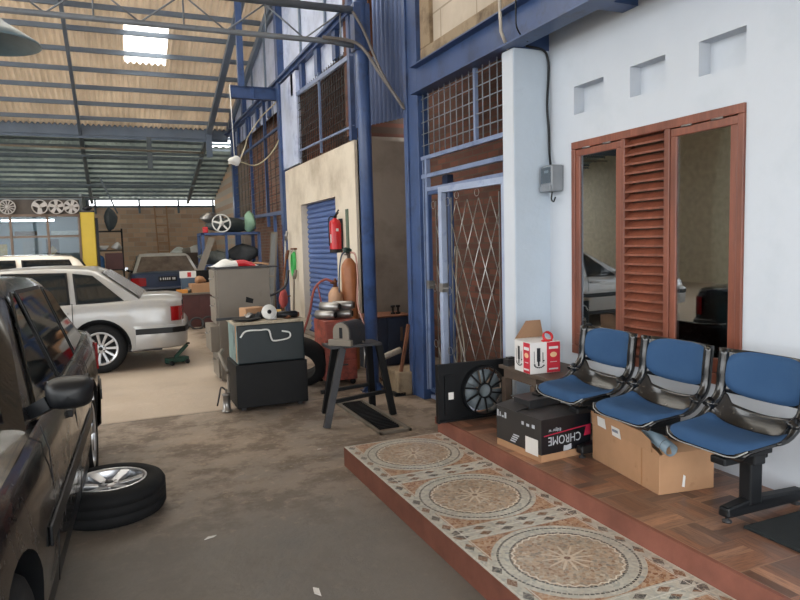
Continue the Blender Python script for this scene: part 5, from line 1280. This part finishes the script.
boxthing('orange_packet', 'small orange packet at the left front of the red-brown cabinet', 'packet', (1.10, 13.1, .65), (.2, .12, .07), simple('orange_card', S(206, 138, 60), .6))
boxthing('blue_grey_bin', 'blue-grey plastic bin behind the tan carton', 'bin', (1.34, 13.52, .65), (.42, .18, .27), simple('blue_grey_plastic', S(72, 92, 112), .5))
boxthing('white_red_can_box', 'white box with a red patch standing on the blue-grey bin', 'box', (1.26, 13.5, .92), (.3, .14, .13), white_plastic)
mb = MB(red_paint); mb.box(-.035, .035, -.004, 0, .02, .11); o = bpy.data.objects['white_red_can_box']; p_ = obj('red_patch', mb, o, loc=(.02, -.0705, 0))
mb = MB(greyc); mb._add([(0, 0, 0), (.14, 0, 0), (.40, .1, .62), (.28, .1, .66)], [(0,1,2,3)]); o = obj('metal_strip', mb, loc=(1.46, 13.75, 1.05), solid=.02); tag(o, 'pale slanting metal strip leaning against the left side of the blue rack', 'strip')
mb = MB(soot); mb.box(-.25, .25, -.15, .15, 0, 1.05); o = obj('dark_shelf', mb, loc=(1.60, 13.85, 0)); tag(o, 'dark narrow shelf box behind the low red-brown cabinet', 'shelf')
cloth('pale_sheet_pile', 'pale heap of sheets and parts behind the dusty blue sedan roof', 'pile', (2.16, 22.8, 1.35), .5, .35, .30, [white_plastic, greyc], 12)
boxthing('pallet_stack', 'brown stack of boards carrying the pale heap at the back', 'boards', (2.16, 22.8, 0), (1.5, .9, 1.35), wood_d)
for i, (x_, y_) in enumerate(((1.05, 12.72), (1.3, 12.68), (1.52, 12.74))):
    mb = MB(dark_steel); mb.tube([(.12*math.cos(a), .05*math.sin(a), .10+.1*math.sin(a)) for a in [2*PI*k/14 for k in range(14)]], .02, 6, closed=True)
    o = obj('scrap_ring', mb, loc=(x_, y_, .0)); tag(o, f'dark ring of scrap on the floor before the red-brown cabinet, {["left", "middle", "right"][i]} of three', 'scrap', 'scrap rings on the floor')
t_ = thing('trolley_jack', 'green and black trolley jack on the floor under the silver sedan rear bumper', 'jack', (.72, 9.0, 0), rad(20))
mb = MB(simple('jack_green', S(44, 78, 66), .5)); mb.box(-.22, .06, -.06, .06, .03, .09); mb.bar((-.1, 0, .09), (.07, 0, .24), .04); obj('jack_body', mb, t_, bevel=.004)
mb = MB(black); mb.lathe([(.035, 0), (.035, .02)], 14, 0, Matrix.Translation((.07, 0, .245))); obj('saddle', mb, t_)
for sx in (-.18, .03):
    for s in (-1, 1): mb = MB(black); cyl(mb, (sx, s*.06, .03), (sx, s*.085, .03), .03, 12); obj('wheel', mb, t_)

# yellow lift column
yel = simple('yellow_lift_paint', S(214, 184, 62), .5, var=.08, scale=2, dirt=S(150, 130, 60), dirt_amt=.2)
t_ = thing('lift_column', 'yellow two-post lift column in front of the glazed office', 'car lift', (-.56, 17.0, 0))
mb = MB(yel); mb.box(-.16, .15, -.12, -.10, 0, 2.38); mb.box(-.16, -.14, -.12, .12, 0, 2.38); mb.box(.13, .15, -.12, .12, 0, 2.38); mb.box(-.16, .15, .10, .12, 0, 2.38); obj('column', mb, t_, bevel=.006)
mb = MB(black); mb.box(.15, .21, -.1, .1, .7, 2.25); obj('carriage', mb, t_)
mb = MB(dark_steel); mb.box(-.15, .15, -.11, .11, 2.38, 2.42); mb.blob((0, 0, 2.48), (.1, .08, .06), seed=2); obj('top_pulley', mb, t_)
mb = MB(steel); mb.box(-.3, .3, -.25, .25, 0, .02); obj('base_plate', mb, t_)
# shelf unit beside it
t_ = thing('shelf_unit', 'cluttered dark shelf unit right of the yellow lift column', 'shelf', (-.20, 18.9, 0))
for sx in (-.36, .36):
    for sy in (-.2, .2): mb = MB(soot); mb.box(sx-.02, sx+.02, sy-.02, sy+.02, 0, 2.05); obj('post', mb, t_)
for z in (.5, 1.0, 1.5, 2.0): mb = MB(soot); mb.box(-.38, .38, -.22, .22, z-.03, z); obj('shelf', mb, t_)
boxthing('brown_cupboard', 'brown cupboard box standing on the dark shelf unit', 'cupboard', (-.06, 18.85, 1.0), (.42, .36, .42), m_rb)
t_ = thing('water_bottle', 'blue water gallon bottle on the shelf right of the yellow column', 'bottle', (-.42, 18.85, 1.0))
mb = MB(simple('blue_water_bottle', S(78, 120, 170), .2)); mb.lathe([(.12, 0), (.13, .02), (.13, .12), (.122, .14), (.13, .16), (.13, .28), (.1, .34), (.03, .38), (.03, .42), (0, .42)], 20); obj('bottle_body', mb, t_)
mb = MB(white_plastic); mb.lathe([(.034, .41), (.034, .44), (0, .44)], 12); obj('cap', mb, t_)
mb = MB(white_plastic); mb.lathe([(.07, 0), (.14, .12), (.135, .12), (.065, .005), (0, .005)], 20); o = obj('white_bowl', mb, loc=(-.30, 18.85, 1.50)); tag(o, 'white bowl on the upper shelf of the dark shelf unit', 'bowl')
blobthing('grey_machine', 'dark grey tall machine part on top of the dark shelf unit', 'machine part', (-.1, 18.9, 2.0), (.14, .12, .3), simple('grey_machine_metal', S(70, 80, 84), .5), 41, .3)
blobthing('pale_can_heap', 'small pale heap at the right end of the upper shelf', 'clutter', (.03, 18.85, 1.5), (.11, .12, .1), white_plastic, 44, .5)
blobthing('blue_clutter', 'blue-grey bundle on the floor right of the dark shelf unit', 'bundle', (.75, 23.2, 0), (.16, .2, .62), simple('blue_grey_cloth', S(70, 86, 96), .8), 47, .2)
for i in range(2):
    mb = MB(rubber); mb.lathe([(.2, 0), (.29, 0), (.31, .05), (.31, .13), (.29, .18), (.2, .18), (.19, .1)], 24, caps=False); o = obj('stacked_tyre', mb, loc=(-.12, 17.5+.0*i, .182*i)); tag(o, f'black tyre on the floor behind the silver sedan, {["lower", "upper"][i]} of the stack', 'tyre', 'tyre stack')
# ladder
t_ = thing('ladder', 'thin pale ladder leaning on the back brick wall above the dusty sedan', 'ladder', (1.55, 24.0, 0))
for s, sx in ((-1, .17), (1, .17)): mb = MB(card); mb.tube([(s*(sx+.0), 0, 0), (s*(sx+.06 if s < 0 else sx), .93, 3.05)], .022, 6); obj('rail', mb, t_)
for k in range(9): mb = MB(card); mb.tube([(-.18-.005*k, .93*(k+.6)/10, 3.05*(k+.6)/10), (.17, .93*(k+.6)/10, 3.05*(k+.6)/10)], .014, 6); obj('rung', mb, t_)
# pendant lamp
t_ = thing('pendant_lamp', 'grey-blue dish workshop lamp hanging at the top left corner', 'lamp', (-.66, 5.0, 2.83))
mb = MB(simple('lamp_grey_enamel', S(104, 124, 134), .4)); mb.lathe([(.29, 0), (.285, .015), (.20, .07), (.09, .14), (.055, .18), (.045, .24), (0, .24)], 32, caps=False); obj('lamp_shade', mb, t_, solid=.004)
mb = MB(white_plastic); mb.lathe([(0, .0), (.03, .01), (.045, .05), (.03, .09), (0, .1)], 16, caps=False); obj('bulb', mb, t_)
mb = MB(black); mb.tube([(0, 0, .2), (0, 0, roof_z(5)-2.80)], .008, 6); obj('cord', mb, t_)
# hanging socket cluster and cable on the stub beam
t_ = thing('hanging_socket', 'cluster of pale power sockets hanging from the blue stub beam', 'socket', (2.10, 12.45, 3.07))
mb = MB(white_plastic); mb.blob((0, 0, 0), (.10, .07, .09), n=12, seed=6, amp=.5); mb.box(-.12, -.02, -.05, .03, -.06, .0); obj('socket', mb, t_)
mb = MB(white_plastic); mb.tube([(-.01, 0, .05), (-.03, .04, 1.37)], .008, 6); obj('cord', mb, t_)
mb = MB(simple('cream_cable', S(196, 184, 156), .6))
mb.tube(catmull([(.08, 0, 0), (.22, .1, .30), (.45, 1.0, .62), (.72, 1.0, 1.0), (.86, .0, 1.18), (.88, -.1, 1.5)], 6), .012, 6); obj('cable', mb, t_)
mb = MB(simple('cream_cable2', S(180, 170, 140), .6)); mb.tube(catmull([(.1, 0, -.02), (.4, .2, -.05), (.65, .1, .12), (.84, .0, .45), (.85, 0, .9)], 6), .012, 6); obj('cable', mb, t_)
# conduits bending from the truss to the square post
mb = MB(simple('brown_grey_conduit', S(112, 106, 102), .6))
mb.tube(catmull([(1.9, 6.14, 3.44), (2.15, 6.1, 3.42), (2.28, 6.06, 3.34), (2.42, 6.0, 3.1), (2.55, 5.9, 2.86), (2.60, 5.88, 2.78)], 6), .016, 8); mb.tube(catmull([(2.2, 6.12, 3.70), (2.3, 6.08, 3.5), (2.42, 5.98, 3.12), (2.56, 5.88, 2.82), (2.60, 5.86, 2.76)], 6), .013, 8)
struct('conduit_bend', mb)
# scraps on the floor
for i, (x_, y_, sz, lb) in enumerate(((.33, 3.42, .05, 'small pale scrap on the bare floor, farther of two before the step'), (.72, 2.63, .06, 'small pale scrap on the bare floor, nearer of two before the step'), (1.30, 4.6, .02, 'tiny pale crumb on the floor beyond the mosaic step corner'))):
    mb = MB(paper); mb.face([(0, 0, .004), (sz, .01, .006), (sz*1.3, sz*.6, .004), (sz*.4, sz*.5, .005)]); o = obj('paper_scrap', mb, loc=(x_, y_, 0), rot=(0, 0, i*1.3), solid=.003); tag(o, lb, 'scrap')
for i, (x_, w_, h_, c_, lb) in enumerate(((-2.05, .42, .5, S(150, 150, 146), 'grey printed poster inside the office, left of the dark one'), (-1.55, .28, .52, S(70, 58, 52), 'dark poster with a yellow diamond inside the office'), (-2.55, .18, .42, S(200, 168, 90), 'yellow poster at the left end inside the office'))):
    mb = MB(simple(f'poster_print_{i}', c_, .7, var=.3, scale=9)); mb.box(0, w_, 0, .004, 0, h_); o = obj('poster', mb, loc=(x_, 18.12, 1.28)); tag(o, lb, 'poster')
    if i == 1: mb = MB(m_ob); mb._add([(.14, -.002, .12), (.24, -.002, .24), (.14, -.002, .36), (.04, -.002, .24)], [(0,1,2,3)]); obj('yellow_diamond', mb, o)
for i, (x_, w_, c_) in enumerate(((-2.2, .48, S(110, 84, 60)), (-1.42, .6, S(206, 206, 200)))):
    mb = MB(simple(f'strip_print_{i}', c_, .7, var=.25, scale=10)); mb.box(0, w_, 0, .004, 0, .1); o = obj('banner', mb, loc=(x_, 18.12, 1.90)); tag(o, ['brown banner strip behind the upper office glass', 'white banner strip behind the upper office glass'][i], 'banner')
boxthing('office_desk', 'grey cluttered desk line inside the office behind the glass', 'desk', (-2.2, 19.3, 0), (2.6, .7, 1.15), simple('desk_grey', S(112, 116, 118), .6, var=.4, scale=5))

for i, (x_, y_, dx, h_, m_, lb) in enumerate(((2.78, 12.0, .10, 1.7, steel, 'thin steel pole leaning between the green hose column and the grey screen, leftmost'), (2.66, 11.9, .2, 1.35, rust, 'thin rusty pole leaning left of the green hose coil, the middle one'), (2.84, 11.55, .06, 1.0, greyc, 'short grey pole leaning just below the green hose coil'))):
    mb = MB(m_); mb.tube([(0, 0, .01), (dx, .05, h_)], .018, 8); mb.tube([(dx, .05, h_-.1), (dx+.03, .02, h_+.06)], .028, 8); o = obj('leaning_pole', mb, loc=(x_, y_, 0)); tag(o, lb, 'pole')
for i, (x_, y_, r_, m_, lb) in enumerate(((1.13, 6.30, (.05, .03, .03), steel, 'small steel part in front of the crushed carton on the teal cabinet'), (1.44, 6.10, (.045, .03, .02), rust, 'small rusty clamp near the front right edge of the teal cabinet'), (1.22, 6.24, (.05, .04, .035), soot, 'small black lump behind the grinder on the teal cabinet'))):
    blobthing('metal_part', lb, 'metal part', (x_, y_, zt_), r_, m_, 60+i, .5)
blobthing('rag', 'dirty grey rag in the middle of the low red-brown cabinet top', 'rag', (1.22, 13.15, .65), (.08, .08, .05), greyc, 71, .5)

# ------------------------------------------------------------------ daylight through the open sides
def portal(name, loc, rot, sx, sy):
    l = bpy.data.lights.new(name, 'AREA'); l.shape = 'RECTANGLE'; l.size = sx; l.size_y = sy; l.cycles.is_portal = True
    o = bpy.data.objects.new(name, l); COL.objects.link(o); o.location = loc; o.rotation_euler = rot; return o
portal('portal_front', (-4, -4.6, 2.0), (rad(90), 0, 0), 14, 4)
portal('portal_left', (-11.1, 3.5, 2.15), (0, rad(-90), 0), 2.5, 15)
for SK in SKYS:
    yc = (SK[2]+SK[3])/2; portal('portal_skylight', ((SK[0]+SK[1])/2, yc, roof_z(yc)+.25), (-math.atan(.3), 0, 0), SK[1]-SK[0], SK[3]-SK[2])

portal('portal_far', (-7, 22.6, 4.3), (0, 0, 0), 6, 3.3)
